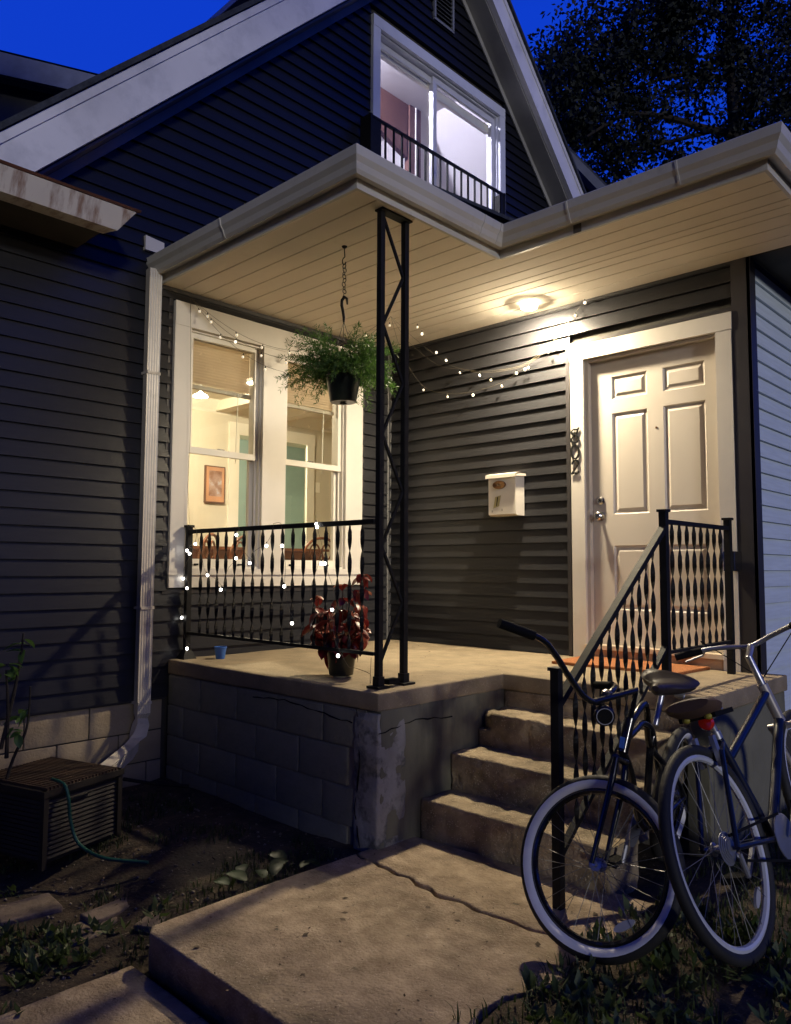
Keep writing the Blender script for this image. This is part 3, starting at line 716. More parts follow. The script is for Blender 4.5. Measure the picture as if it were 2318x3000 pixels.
pl = thing('reflection_pendant', 'small glowing white pendant shape standing for a lamp reflection in the left window', 'lamp', (-.55, -1.42, 2.0))  # glowing pendant shape stands in for a lamp reflection in the pane
MB().lathe((-.55, -1.62, 2.0), [(.06, 0), (.055, .012), (.02, .03), (.012, .04)], 20).build('shade', REFLECTION_PEND, pl)  # glowing body of the reflection stand-in, not a real lampshade
MB().tube([(-.55, -1.62, 2.03), (-.55, -1.62, 2.30)], .012, 8).build('stem', INTRIM, pl)
MB().tube([(-.55, -1.62, 2.30), (-.55, -1.62, ZC)], .004, 6).build('reflection_pendant_cord', INTRIM, pl)

# attic room
MB().prism([(PKY-3.4, 3.3), (PKY+3.4, 3.3), (PKY, 6.75)], 'x', -3.2, -3.1).build('attic_wall', UPWALL, house)
for sg in (-1, 1):
    MB().loft([[(-3.1, PKY, 6.90), (-.16, PKY, 6.90), (-.16, PKY, 6.95), (-3.1, PKY, 6.95)], [(-3.1, PKY+sg*3.5, 3.4), (-.16, PKY+sg*3.5, 3.4), (-.16, PKY+sg*3.5, 3.45), (-3.1, PKY+sg*3.5, 3.45)]]).build('attic_ceiling', UPWALL if sg > 0 else UPWALL, house)
MB().box(-3.1, -.16, -1.0, 3.2, 6.0, 6.06).build('attic_flat_ceiling', UPWALL, house)
MB().box(-3.2, -.16, -3, 4.5, 3.25, 3.3).build('attic_floor', mat('attic_floor_board', (.5, .47, .45), .7), house)
MB().prism([(.62, 5.995), (1.32, 5.995), (1.30, 5.36), (.98, 5.46), (.62, 5.62)], 'x', -1.06, -1.0).box(-1.06, -.98, 1.33, 1.52, 3.3, 5.995).build('attic_cupboard', UPBROWN, house)
MB().box(-1.1, -.97, 1.42, 1.435, 3.3, 5.995).build('attic_cupboard_strip', UPWALL, house)
al = thing('attic_lamp', 'cool white ceiling lamp in the upstairs room', 'lamp', (-.75, .05, 5.98))
MB().lathe((-.75, -.25, 5.98), [(.10, 0), (.10, -.05), (.02, -.07)], 20).build('shade', ATTICLAMP, al)

hl2 = thing('hall_lamp', 'glowing ceiling lamp of the teal back room', 'lamp', (-4.4, .9, ZC))
MB().lathe((-4.4, .5, ZC), [(.10, 0), (.12, -.04), (.02, -.09)], 20).build('shade', ROOMLAMP, hl2)
# bentwood chairs and table
def chair(loc, rz, label):
    t = thing('dining_chair', label, 'chair', loc, 'bentwood chairs round the dining table')
    t.rotation_euler.z = rz
    def add(mb, nm, m):
        o = bpy.data.objects.new(nm, mb.mesh(nm, m)); o.parent = t; C.objects.link(o); return o
    add(MB().lathe((0, 0, .44), [(.001, 0), (.20, 0), (.21, .012), (.20, .028), (.001, .032)], 24), 'seat', CHAIRWOOD)
    for sx in (-1, 1):
        add(MB().tube([(sx*.13, .14, .44), (sx*.16, .18, 0)], [.018, .012], 8), 'leg', CHAIRWOOD)
        add(MB().tube([(sx*.15, -.12, .44), (sx*.17, -.20, 0)], [.018, .012], 8), 'leg', CHAIRWOOD)
    hp = [(-.17, -.16, .44), (-.20, -.19, .60), (-.205, -.21, .74)]+[(-.205*math.cos(a), -.215-.03*math.sin(a), .74+.165*math.sin(a)) for a in np.linspace(.15, PI-.15, 12)]+[(.205, -.21, .74), (.20, -.19, .60), (.17, -.16, .44)]
    add(MB().tube(hp, .015, 8), 'back_hoop', CHAIRWOOD)
    for sx in (-1, 1):
        lp = [(sx*.04, -.17, .44), (sx*.05, -.19, .60)]+[(sx*(.075+.06*math.cos(a)), -.215, .755+.085*math.sin(a)) for a in np.linspace(PI, -PI*.9, 16)]
        add(MB().tube(lp, .011, 7), 'back_loop', CHAIRWOOD)
    return t
chair((-2.05, -.30, ZF), PI/2+.25, 'bentwood chair behind the middle of the left window')
chair((-1.85, .66, ZF), PI/2-.2, 'bentwood chair showing large in the right window')
chair((-1.95, -.84, ZF), PI/2+.6, 'bentwood chair cut off by the left edge of the left window')
tb = thing('dining_table', 'brown wooden dining table between the bentwood chairs', 'table', (-2.45, .1, ZF))
MB().box(-2.95, -2.10, -.75, 1.15, .82, .85).build('tabletop', CHAIRWOOD, tb)
MB().box(-2.88, -2.17, -.68, 1.08, .70, .82).build('apron', CHAIRWOOD, tb)
for a in (-2.88, -2.22):
    for b in (-.68, 1.03): MB().box(a, a+.05, b, b+.05, ZF, .72).build('leg', CHAIRWOOD, tb)

# ================================================================== PORCH FITTINGS
pb = thing('porch_light', 'small round glowing lamp on the porch ceiling above the door', 'lamp', (1.68, -.25, H))
MB().lathe((1.68, -.25, H), [(.0635, -.0005), (.0635, -.036), (.0600, -.040), (.0575, -.0405), (.0570, -.002)], 28, cap=False).build('frosted_ring', LAMP2, pb)
MB().lathe((1.68, -.25, H), [(.0005, -.054), (.028, -.052), (.045, -.046), (.0555, -.0395)], 24).build('bulb', LAMP, pb)

# ---- iron column (two square legs, zigzag braces)
col = thing('trellis_column', 'open black iron porch column with zigzag braces', 'column', (1.93, -1.95, 0))
LY = (-2.055, -1.862); LX = 1.925
for y in LY:
    MB().box(LX-.016, LX+.016, y-.016, y+.016, 0, H-.01).build('leg', IRON, col)
    MB().box(LX-.045, LX+.045, y-.045, y+.045, 0.001, .012).box(LX-.022, LX+.022, y-.022, y+.022, .012, .06).build('foot', IRON, col)
MB().box(LX-.03, LX+.03, LY[0]-.02, LY[1]+.03, H-.012, H-.002).build('top_plate', IRON, col)
nb = 8; dz = (2.56-.14)/nb
for i in range(nb):
    zt = 2.56-i*dz; a, b = (LY[0]+.016, LY[1]-.016) if i % 2 == 0 else (LY[1]-.016, LY[0]+.016)
    MB().bar((LX, a, zt), (LX, b, zt-dz), .014, .014).build('brace', IRON, col)

# twisted baluster mesh
def twisted(h, m=IRON, ph=0.0, w=.023, t=.005, half=.15, seg=.0188):
    n = int(h/seg); rings = []
    for i in range(n+1):
        z = h*i/n; a = PI*z/half+ph
        k = 1.0
        if z < .03 or z > h-.03: k = .75
        cx, sx = math.cos(a), math.sin(a)
        rings.append([(cx*p*k-sx*q*1, sx*p*k+cx*q, z) for p, q in ((-w/2, -t/2), (w/2, -t/2), (w/2, t/2), (-w/2, t/2))])
    return MB().loft(rings).mesh('baluster', m, smooth=False)

# ---- left porch railing (along x at y=-2.07)
lr_ = thing('porch_railing', 'black iron railing with twisted bars and string lights before the big window', 'railing', (1.0, -2.07, 0), 'iron railings of the porch')
RY = -2.07
MB().box(.052, .088, RY-.018, RY+.018, 0, .905).build('post', IRON, lr_); MB().box(.044, .096, RY-.026, RY+.026, .905, .922).build('post_cap', IRON, lr_)
MB().loft([[(.02, RY-.05, .001), (.12, RY-.05, .001), (.12, RY+.05, .001), (.02, RY+.05, .001)], [(.046, RY-.024, .06), (.094, RY-.024, .06), (.094, RY+.024, .06), (.046, RY+.024, .06)]]).build('post_foot', IRON, lr_)
MB().box(.088, LX-.016, RY-.016, RY+.016, .862, .885).box(.088, LX-.016, RY-.018, RY+.018, .885, .889).build('top_rail', IRON, lr_)
MB().box(.088, LX-.016, RY-.013, RY+.013, .168, .186).build('bottom_rail', IRON, lr_)
bmL = twisted(.676, ph=.6)
for i in range(17): inst('baluster', bmL, lr_, (.226+i*.0990, RY, .186))
# ---- stair railing
sr = thing('stair_railing', 'black iron stair railing sloping down beside the bicycles', 'railing', (3.04, -1.05, 0), 'iron railings of the porch')
SXX = 3.04
for (y, z0, z1) in ((-1.05, 0, .93), (-.155, 0, .93), (-2.115, -.80, .20)):
    MB().box(SXX-.019, SXX+.019, y-.019, y+.019, z0, z1).build('post', IRON, sr); MB().box(SXX-.027, SXX+.027, y-.027, y+.027, z1, z1+.014).build('post_cap', IRON, sr)
MB().box(SXX-.016, SXX+.016, -1.03, -.174, .868, .892).build('top_rail', IRON, sr)
MB().box(SXX-.012, SXX+.012, -1.03, -.174, .186, .204).build('bottom_rail', IRON, sr)
bmP = twisted(.664, ph=.2)
for i in range(8): inst('baluster', bmP, sr, (SXX, -.953+i*.0965, .204))
SLP = .748
MB().bar((SXX, -1.035, .862), (SXX, -2.10, .862-1.065*SLP), .036, .030).build('hand_rail', IRON, sr)
MB().bar((SXX, -1.06, .225), (SXX, -2.10, .225-1.04*SLP), .030, .022).build('lower_slope_rail', IRON, sr)
bmS = twisted(.605, ph=.2)
for i in range(11):
    y = -1.19-i*.0775; inst('baluster', bmS, sr, (SXX, y, .225+(y+1.06)*SLP+.008))
MB().box(SXX-.035, SXX+.035, -.145, -.03, .62, .74).build('wall_bracket', CHROME, sr)

# ---- mailbox
mb_ = thing('mailbox', 'white wall mailbox with oval bronze badge and tag numbered 1', 'mailbox', (1.31, 0, 1.2))
YM = -.135
MB().prism([(-.018, 1.035), (-.018, 1.355), (YM+.012, 1.330), (YM, 1.325), (YM, 1.045), (YM+.02, 1.035)], 'x', 1.215, 1.468).build('body', MAILBOX, mb_)
MB().prism([(-.018, 1.366), (-.10, 1.366), (YM-.020, 1.352), (YM-.022, 1.325), (YM-.016, 1.325), (YM-.014, 1.344), (-.10, 1.357), (-.018, 1.357)], 'x', 1.200, 1.484).build('lid', MAILBOX, mb_)
for xx in (1.200, 1.480): MB().prism([(-.018, 1.366), (-.10, 1.366), (YM-.020, 1.352), (YM-.022, 1.330), (-.018, 1.340)], 'x', xx, xx+.004).build('lid_cheek', MAILBOX, mb_)
def oval(mb, cx, cz, y0, y1, a, b, n=28, cap=True):
    mb.sm = True
    return mb.loft([[(cx+a*k*math.cos(2*PI*j/n), y, cz+b*k*math.sin(2*PI*j/n)) for j in range(n)] for y, k in ((y0, 1), (y1, 1), (y1-.002, .93), (y1+.003, .80))], cap)
oval(MB(), 1.322, 1.272, YM, YM-.014, .058, .032).build('badge', BRONZE, mb_)
for i, (dx, h) in enumerate(((-.022, .016), (-.011, .010), (0, .018), (.011, .010), (.022, .014))):
    MB().box(1.322+dx-.003, 1.322+dx+.003, YM-.0135, YM-.0105, 1.272-h/2, 1.272+h/2).build('badge_relief', CHROME if i % 2 else BRONZE, mb_)
MB().loft([[(1.262, YM-.001, 1.093), (1.316, YM-.001, 1.108), (1.334, YM-.001, 1.192), (1.280, YM-.001, 1.180)], [(1.262, YM-.003, 1.093), (1.316, YM-.003, 1.108), (1.334, YM-.003, 1.192), (1.280, YM-.003, 1.180)]]).build('number_tag', TAG, mb_)
MB().loft([[(1.290, YM-.0035, 1.110), (1.297, YM-.0035, 1.111), (1.309, YM-.0035, 1.179), (1.302, YM-.0035, 1.180), (1.2985, YM-.0035, 1.170)], [(1.290, YM-.0045, 1.110), (1.297, YM-.0045, 1.111), (1.309, YM-.0045, 1.179), (1.302, YM-.0045, 1.180), (1.2985, YM-.0045, 1.170)]]).build('digit_one', BLACK, mb_)
for xx, zz in ((1.245, 1.062), (1.338, 1.070)): MB().box(xx, xx+.010, YM-.001, YM, zz, zz+.016).build('scuff_mark', mat('grey_scuff', (.35, .31, .25), .7), mb_)

# ---- house number 8 0 2 : calligraphic black digits standing off the casing
hn = thing('house_number', 'black house number 802 running down the left door casing', 'house number', (1.93, -.03, 1.5))
def stroke(pts, name, thick=.005, nib=math.radians(35), wmin=.0075, wmax=.0165, closed=False):
    P = [Vector((p[0], p[1])) for p in pts]; rings = []; n = len(P)
    for i in range(n):
        a = P[(i-1) % n] if closed else P[max(i-1, 0)]; b = P[(i+1) % n] if closed else P[min(i+1, n-1)]
        d = (b-a).normalized(); nrm = Vector((-d.y, d.x)); ang = math.atan2(d.y, d.x)
        w = wmin+(wmax-wmin)*abs(math.sin(ang-nib)); l, r_ = P[i]+nrm*w/2, P[i]-nrm*w/2
        rings.append([(l.x, -.031, l.y), (r_.x, -.031, r_.y), (r_.x, -.031-thick, r_.y), (l.x, -.031-thick, l.y)])
    if closed: rings.append(rings[0])
    MB().loft(rings, not closed).build(name, BLACK, hn)
def spline(cp, n=10, closed=False):
    out = []; m = len(cp)
    for i in range(m if closed else m-1):
        g = lambda k: Vector(cp[k % m]) if closed else Vector(cp[max(0, min(m-1, k))])
        p0, p1, p2, p3 = g(i-1), g(i), g(i+1), g(i+2)
        for j in range(n):
            t = j/n; out.append(.5*((2*p1)+(p2-p0)*t+(2*p0-5*p1+4*p2-p3)*t*t+(3*p1-p0-3*p2+p3)*t**3))
    if not closed: out.append(Vector(cp[-1]))
    return out
cx = 1.922; 
def D2(cz, pts, s=.050): return [(cx+a*s, cz+b*s) for a, b in pts]
stroke(spline(D2(1.594, [(.70, 1.22), (.30, .98), (-.30, 1.0), (-.52, .60), (-.15, .18), (.42, -.15), (.58, -.60), (.0, -1.02), (-.58, -.62), (-.42, -.18), (.10, .14), (.36, .48), (.46, .85), (.70, 1.22)])), 'digit_eight')
stroke(spline(D2(1.480, [(.0, 1.05), (-.46, .7), (-.62, 0), (-.46, -.7), (0, -1.0), (.46, -.7), (.62, 0), (.46, .7)]), closed=True), 'digit_zero', nib=math.radians(-20), closed=True)
stroke(spline(D2(1.367, [(-.50, .45), (-.38, .85), (.05, 1.0), (.45, .75), (.42, .30), (.0, -.25), (-.55, -.88), (-.1, -.82), (.30, -.95), (.58, -.62)])), 'digit_two')
for z in (1.63, 1.55, 1.43, 1.33): MB().tube([(cx, -.029, z), (cx, -.037, z)], .0025, 6).build('standoff_pin', BLACK, hn)

# ---- doormat, cup, brick
dm = MB().prism([(2.00, -.50), (2.84, -.47), (2.87, -.05), (1.98, -.05)], 'z', .002, .018).build('doormat', MATOR, None, origin=(2.4, -.27, 0)); tag(dm, 'orange coir doormat in front of the white door', 'doormat')
cp = thing('plastic_cup', 'small blue plastic cup standing under the porch railing', 'cup', (.235, -1.905, 0))
MB().lathe((.235, -1.905, .001), [(.030, 0), (.041, .072), (.044, .074), (.044, .082), (.038, .082), (.028, .01), (.001, .008)], 20, cap=False).build('body', BLUECUP, cp)
MB().lathe((.235, -1.905, .001), [(.001, 0), (.030, 0)], 20, cap=False).build('base', BLUECUP, cp)
bk = MB().box(1.90, 1.95, -2.00, -1.92, .013, .040).build('metal_block', BLACK, None, origin=(1.93, -1.96, 0)); tag(bk, 'small black metal block lying between the feet of the iron column', 'block')

# ---- hanging fern
hf = thing('hanging_fern', 'feathery green fern in a dark hanging pot under the porch ceiling', 'plant', (1.42, -1.86, 1.6))
FX, FY = 1.415, -1.86
MB().lathe((FX, FY, 1.625), [(.001, 0), (.074, 0), (.080, .006), (.105, .155), (.114, .158), (.116, .178), (.108, .180), (.100, .165), (.001, .15)], 28).build('pot', POTG, hf)
MB().lathe((FX, FY, 1.622), [(.02, 0), (.022, -.004)], 12).build('drain_plug', BLACK, hf)
MB().tube([(FX, FY, 2.585), (FX, FY, 2.56), (FX+.003, FY, 2.53)]+[(FX+.018*math.sin(a), FY, 2.505+.022*math.cos(a)) for a in np.linspace(0, -4.2, 10)], .0035, 6).build('ceiling_hook', IRON, hf)
MB().lathe((FX, FY, H-.001), [(.018, 0), (.014, -.008), (.004, -.014)], 12).build('hook_plate', IRON, hf)
z = 2.47
for i in range(8):
    MB().torus((FX+.004*math.sin(i*2.1), FY, z), (1, 0, 0) if i % 2 else (0, 1, 0), .0135 if i not in (2, 6) else .009, .0028, 14, 5, ry=.0028).build('chain_link', IRON, hf); z -= .0245 if i not in (1, 2, 6) else .02
MB().tube([(FX, FY, z+.012), (FX-.012, FY, z-.006), (FX-.010, FY, z-.03)], .002, 5).build('hook_wire', IRON, hf)
hk = [(FX+.030, FY, 2.225), (FX+.026, FY, 2.262), (FX+.004, FY, 2.278), (FX-.018, FY, 2.262), (FX-.020, FY, 2.230), (FX-.008, FY, 2.19), (FX, FY, 2.15), (FX, FY, 2.12)]
MB().tube(hk, [.005, .008, .0095, .0095, .0095, .009, .009, .006], 8).build('s_hook', IRON, hf)
for a in (0.4, 2.5, 4.6): MB().tube([(FX, FY, 2.125), (FX+.105*math.cos(a), FY+.105*math.sin(a), 1.80)], .0018, 5).build('hanger_wire', IRON, hf)

def make_mesh_np(name, V, F, m, parent, extra=None):
    me = bpy.data.meshes.new(name); me.vertices.add(len(V)); me.vertices.foreach_set('co', np.asarray(V, np.float32).ravel())
    k = F.shape[1]; me.loops.add(F.size); me.loops.foreach_set('vertex_index', F.astype(np.int32).ravel())
    me.polygons.add(len(F)); me.polygons.foreach_set('loop_start', np.arange(0, F.size, k, dtype=np.int32)); me.polygons.foreach_set('loop_total', np.full(len(F), k, np.int32))
    me.update(calc_edges=True); me.validate(); me.materials.append(m)
    o = bpy.data.objects.new(name, me); C.objects.link(o)
    if parent is not None: o.parent = parent
    return o
def leaf_quads(P, D, S, L, Wd):
    """rhombic leaves: base P, direction D, side S"""
    P, D, S = map(np.asarray, (P, D, S)); L = np.asarray(L)[:, None]; Wd = np.asarray(Wd)[:, None]
    V = np.stack([P, P+D*L*.45+S*Wd, P+D*L, P+D*L*.45-S*Wd], 1).reshape(-1, 3)
    F = np.arange(len(V)).reshape(-1, 4); return V, F
def unit(a): return a/np.maximum(np.linalg.norm(a, axis=-1, keepdims=True), 1e-9)

Ps, Ds, Ss, Ls, Ws = [], [], [], [], []
base = np.array([FX, FY, 1.79])-np.array(wloc(hf))
for s in range(430):
    az = rng.uniform(0, 2*PI); up = rng.uniform(.1, 1.35); ln = rng.uniform(.10, .34)
    # sprays reach farther sideways than up
    d = np.array([math.cos(az)*math.cos(up), math.sin(az)*math.cos(up), math.sin(up)])
    p = base+np.array([math.cos(az), math.sin(az), 0])*rng.uniform(0, .09)+np.array([0, 0, -.01]); n = int(ln/.011); sag = rng.uniform(2.0, 7.5)
    for i in range(n):
        d = unit(d+np.array([0, 0, -1])*.011*sag*(.4+i/n)); p = p+d*.0118
        if i < 3: continue
        for q in range(3):
            rd = unit(np.cross(d, rng.normal(size=3))); nd = unit(d*.75+rd); Ps.append(p); Ds.append(nd); Ss.append(unit(np.cross(nd, rng.normal(size=3)))); Ls.append(rng.uniform(.014, .040)); Ws.append(rng.uniform(.0016, .0036))
V, F = leaf_quads(Ps, Ds, Ss, Ls, Ws); o = make_mesh_np('foliage', V, F, FERN, hf); o['kind'] = 'stuff'

# ---- potted coleus
pc = thing('potted_plant', 'dark red leafy coleus in a black pot behind the porch railing', 'plant', (1.53, -1.90, 0))
KX, KY = 1.475, -1.91
MB().lathe((KX, KY, .0), [(.001, .012), (.066, .012), (.070, .016), (.088, .150), (.097, .152), (.098, .172), (.090, .172), (.085, .155), (.001, .15)], 28).build('pot', POT, pc)
MB().lathe((KX, KY, .0), [(.001, 0), (.045, 0), (.055, .010), (.03, .014)], 24).build('pot_foot', mat('pale_saucer', (.4, .37, .3), .5), pc)
def leafmesh(m, L=.095, Wd=.036, curl=.35):
    mb = MB(); n = 5; rows_ = []
    for i in range(n+1):
        t = i/n; w = Wd*math.sin(PI*min(t*.92+.06, 1))**.8*(1-t*.15)
        if i == n: w = .001
        y = L*t; z = -curl*L*t*t
        rows_.append([(-w, y, z+w*.25), (0, y, z-.002), (w, y, z+w*.25)])
    mb.loft(rows_, cap=False, closed=False); mb.sm = True
    return mb.mesh('leaf', m)
lm = [leafmesh(COLEUS), leafmesh(COLEUS, .085, .040, .6), leafmesh(COLEUS2, .080, .034, .3), leafmesh(COLEUS, .11, .040, .8)]
for s in range(13):
    a = s*2*PI/13*3+.3; hgt = random.uniform(.12, .33); sp = random.uniform(.06, .17)
    if s == 0: hgt, sp = .44, .10
    if s == 5: hgt, sp = .42, .09
    if s == 8: hgt, sp = .38, .03
    p0 = Vector((KX+.04*math.cos(a), KY+.04*math.sin(a), .15)); p1 = p0+Vector((sp*math.cos(a), sp*math.sin(a), hgt))
    mid_ = p0.lerp(p1, .5)+Vector((.03*math.cos(a), .03*math.sin(a), -.01))
    MB().tube([p0, p0.lerp(mid_, .5), mid_, mid_.lerp(p1, .5), p1], .003, 5).build('stem', STEMG, pc)
    nn = 6 if hgt > .3 else 5
    for i in range(nn):
        t = .05+.95*i/(nn-1); q = p0.lerp(mid_, t*2) if t < .5 else mid_.lerp(p1, t*2-1)
        for w in range(3 if i < nn-1 else 4):
            az = a+i*1.1+w*2.1+random.uniform(-.5, .5)
            sc = random.uniform(.55, .95)*(1 if i < nn-1 else .85)
            inst('leaf', random.choice(lm), pc, q, (random.uniform(-.7, .25)-(.5 if t < .3 else 0), random.uniform(-.5, .5), az), (sc*1.15, sc, sc))

# ---- string lights
def catenary(a, b, sag, n=24):
    a, b = Vector(a), Vector(b); return [a.lerp(b, i/n)-Vector((0, 0, 4*sag*(i/n)*(1-i/n))) for i in range(n+1)]
bulb_on = MB().ball((0, 0, -.025), .0092, 10, 7, 1.15).mesh('bulb', BULB_ON); bulb_dim = MB().ball((0, 0, -.028), .0105, 10, 7, 1.15).mesh('bulb', BULB_DIM)
bulb_dim2 = MB().ball((0, 0, -.028), .0095, 10, 7, 1.15).mesh('bulb', emit('faint_string_bulb', (1.0, .88, .68), .55))
cap_me = MB().tube([(0, 0, 0), (0, 0, -.006), (0, 0, -.016)], [.0015, .004, .0045], 6).mesh('bulb_cap', BLACK)
def addbulb(t, p, lit, ang=(0, 0, 0)):
    inst('bulb', bulb_on if lit else (bulb_dim2 if Vector(p).x < .9 and random.random() < .7 or random.random() < .3 else bulb_dim), t, p, ang); inst('bulb_cap', cap_me, t, p, ang)
A = (.045, -2.09, 2.55); B = (.73, -.74, H-.01); Cc = (2.0, -.03, H-.02)
g1 = thing('string_lights', 'string of small globe bulbs swagged from the window top to above the door', 'string lights', (.7, -.8, 2.4))
runs = [(A, B, .50, 9, .04), (A, B, .40, 8, .5), (A, (.60, -.70, H-.01), .31, 7, .3)]
for a, b, sg, n, ph in runs:
    P = catenary(a, b, sg); MB().tube(P, .0013, 4).build('wire', WIRE, g1)
    for i in range(n):
        t = (i+.3+ph)/(n+.3); k = t*(len(P)-1); q = P[int(k)].lerp(P[min(int(k)+1, len(P)-1)], k-int(k)); addbulb(g1, q, False, (random.uniform(-.3, .3), random.uniform(-.3, .3), 0))
door_pts = [(.609, 2.466), (.718, 2.377), (.864, 2.246), (1.069, 2.188), (1.179, 2.13), (1.287, 2.063), (1.428, 2.142), (1.508, 2.157), (1.538, 2.167), (1.0, 2.036), (.732, 2.064), (.464, 2.163), (1.953, 2.483), (1.752, 2.302), (1.719, 2.252), (2.03, 2.56)]
hang = Vector(B)
def strand(pts):
    P = spline([(p[0], p[1], p[2]) for p in pts], 8); MB().tube(P, .0013, 4).build('wire', WIRE, g1)
strand([B, (.55, -.28, 2.56), (.64, -.06, 2.42), (.80, -.045, 2.31), (1.06, -.04, 2.23), (1.25, -.04, 2.205), (1.45, -.04, 2.20), (1.60, -.04, 2.25), (1.78, -.04, 2.36), Cc])
strand([B, (.52, -.30, 2.52), (.62, -.05, 2.36), (.86, -.04, 2.28), (1.07, -.04, 2.215), (1.3, -.04, 2.19), (1.5, -.04, 2.20), (1.72, -.04, 2.30), (1.93, -.04, 2.50), Cc])
strand([B, (.45, -.3, 2.42), (.46, -.05, 2.20), (.73, -.045, 2.095), (1.0, -.045, 2.070), (1.29, -.045, 2.10), (1.54, -.045, 2.20), (1.72, -.045, 2.29), Cc])
for x, z in door_pts: addbulb(g1, (x, -.055, z+.03), False, (random.uniform(-.2, .2), 0, 0))
for p in ((.93, -.60, 2.465), (.90, -.62, 2.52), (.60, -.62, 2.60)): addbulb(g1, Vector(p), False)
MB().tube([A, (.045, -2.08, 2.2), (.043, -2.065, 1.6), (.046, -2.075, 1.2), (.05, -2.06, .95), (.085, -2.07, .90)], .0013, 4).build('wire', WIRE, g1)

g2 = thing('string_lights', 'lit string of white globe bulbs draped over the black porch railing', 'string lights', (.9, -2.08, .5))
lit = [(0.196, 0.784), (0.092, 0.741), (0.144, 0.717), (0.061, 0.546), (0.101, 0.480), (0.129, 0.072), (0.337, 0.571), (0.526, 0.480), (0.683, 0.834), (0.672, 0.684), (0.815, 0.652), (0.997, 0.758), (1.149, 0.755), (1.170, 0.515), (1.245, 0.300), (1.455, 0.873), (1.506, 0.649), (1.537, 0.649), (1.601, 0.392), (1.654, 0.147), (1.471, 0.857), (0.050, 0.278)]
for x, z in lit: addbulb(g2, (x, -2.098, z+.028), True, (random.uniform(-.35, .35), random.uniform(-.3, .3), 0))
def wire2(pts): MB().tube([Vector(p) for p in spline([(x, -2.093+.012*math.sin(i*2.3), z) for i, (x, z) in enumerate(pts)], 6)], .0013, 4).build('wire', WIRE, g2)
wire2([(.07, .93), (.18, .885), (.20, .80), (.10, .77), (.15, .74), (.06, .60), (.10, .50), (.04, .31), (.09, .15), (.13, .10)])
wire2([(.20, .88), (.26, .70), (.34, .60), (.44, .55), (.53, .51), (.60, .62), (.68, .71), (.70, .89), (.76, .74), (.82, .68), (.86, .72), (1.0, .79), (1.05, .895)])
wire2([(1.05, .895), (1.12, .89), (1.15, .78), (1.17, .64), (1.17, .54), (1.22, .40), (1.25, .33)])
wire2([(1.44, .90), (1.50, .74), (1.506, .68), (1.40, .50), (1.43, .42)])
wire2([(1.47, .90), (1.56, .80), (1.54, .68), (1.60, .50), (1.60, .42), (1.63, .25), (1.655, .17), (1.74, .10), (1.80, .095), (1.89, .07), (1.91, .03), (1.905, .16)])

# ================================================================== AIR CONDITIONER BOX, HOSE
ac = thing('air_conditioner', 'low dark brown air conditioner box with rusty grille top by the wall', 'air conditioner', (.614, -3.20, G0-.04))
ac.rotation_euler.z = math.radians(17)
def acp(mb, nm, m):
    o = bpy.data.objects.new(nm, mb.mesh(nm, m)); o.parent = ac; C.objects.link(o); return o
hx, hy, hh = .25, .235, .375
acp(MB().box(-hx+.01, hx-.01, -hy+.01, hy-.01, 0.02, hh-.02), 'body', ACMET)
for sx in (-1, 1):
    for sy in (-1, 1): acp(MB().box(sx*hx-.014, sx*hx+.014, sy*hy-.014, sy*hy+.014, 0, hh), 'corner_post', ACMET)
lv1 = MB().prism([(0, 0), (.010, .002), (.004, .016), (-.002, .016)], 'y', -hy+.016, hy-.016).mesh('louvre', ACMET)
for i in range(13):
    o = bpy.data.objects.new('louvre', lv1); o.parent = ac; o.location = (hx-.006, 0, .04+i*.022); C.objects.link(o)
lv2 = MB().prism([(0, 0), (-.010, .002), (-.004, .016), (.002, .016)], 'x', -hx+.016, hx-.016).mesh('louvre', ACMET)
for i in range(13):
    o = bpy.data.objects.new('louvre', lv2); o.parent = ac; o.location = (0, -hy+.006, .04+i*.022); C.objects.link(o)
acp(MB().box(-hx-.02, hx+.02, -hy-.02, hy+.02, hh-.03, hh), 'lid', ACMET)
sl_ = MB().box(-hx-.01, hx+.01, -.006, .006, 0, .012).mesh('top_slat', ACTOP)
for i in range(21):
    o = bpy.data.objects.new('top_slat', sl_); o.parent = ac; o.location = (0, -hy+.012+i*.0218, hh); C.objects.link(o)
acp(MB().box(hx+.004, hx+.010, -.09, .02, hh-.085, hh-.070), 'maker_plate', CHROME)
hs = MB().tube(spline([(.78, -3.26, -.452), (.90, -3.25, -.458), (.935, -3.24, -.52), (.94, -3.23, -.62), (.97, -3.21, -.72), (1.05, -3.18, -.765), (1.16, -3.13, -.785), (1.3, -3.0, -.80)], 8), .0085, 8).build('garden_hose', HOSE, None, origin=(1.0, -3.2, -.78)); tag(hs, 'green garden hose hanging over the air conditioner box', 'hose')

# ================================================================== GARDEN BITS
ps = struct(bpy.data.objects.new('paver_path', None)); C.objects.link(ps)
for i, (x, y, w, d, a) in enumerate(((1.50, -3.38, .36, .13, .1), (1.56, -3.53, .34, .12, .05), (1.45, -3.23, .30, .11, .12), (1.12, -3.50, .26, .20, -.1), (1.70, -3.19, .16, .10, .5))):
    o = MB().box(-w/2, w/2, -d/2, d/2, -.03, .012).build('paver', PAVER); rough(o, .008, 9, .004, 7, seed=i); o.location = (x, y, ground_z(x, y)+.006); o.rotation_euler.z = PI/2+a; o.parent = ps

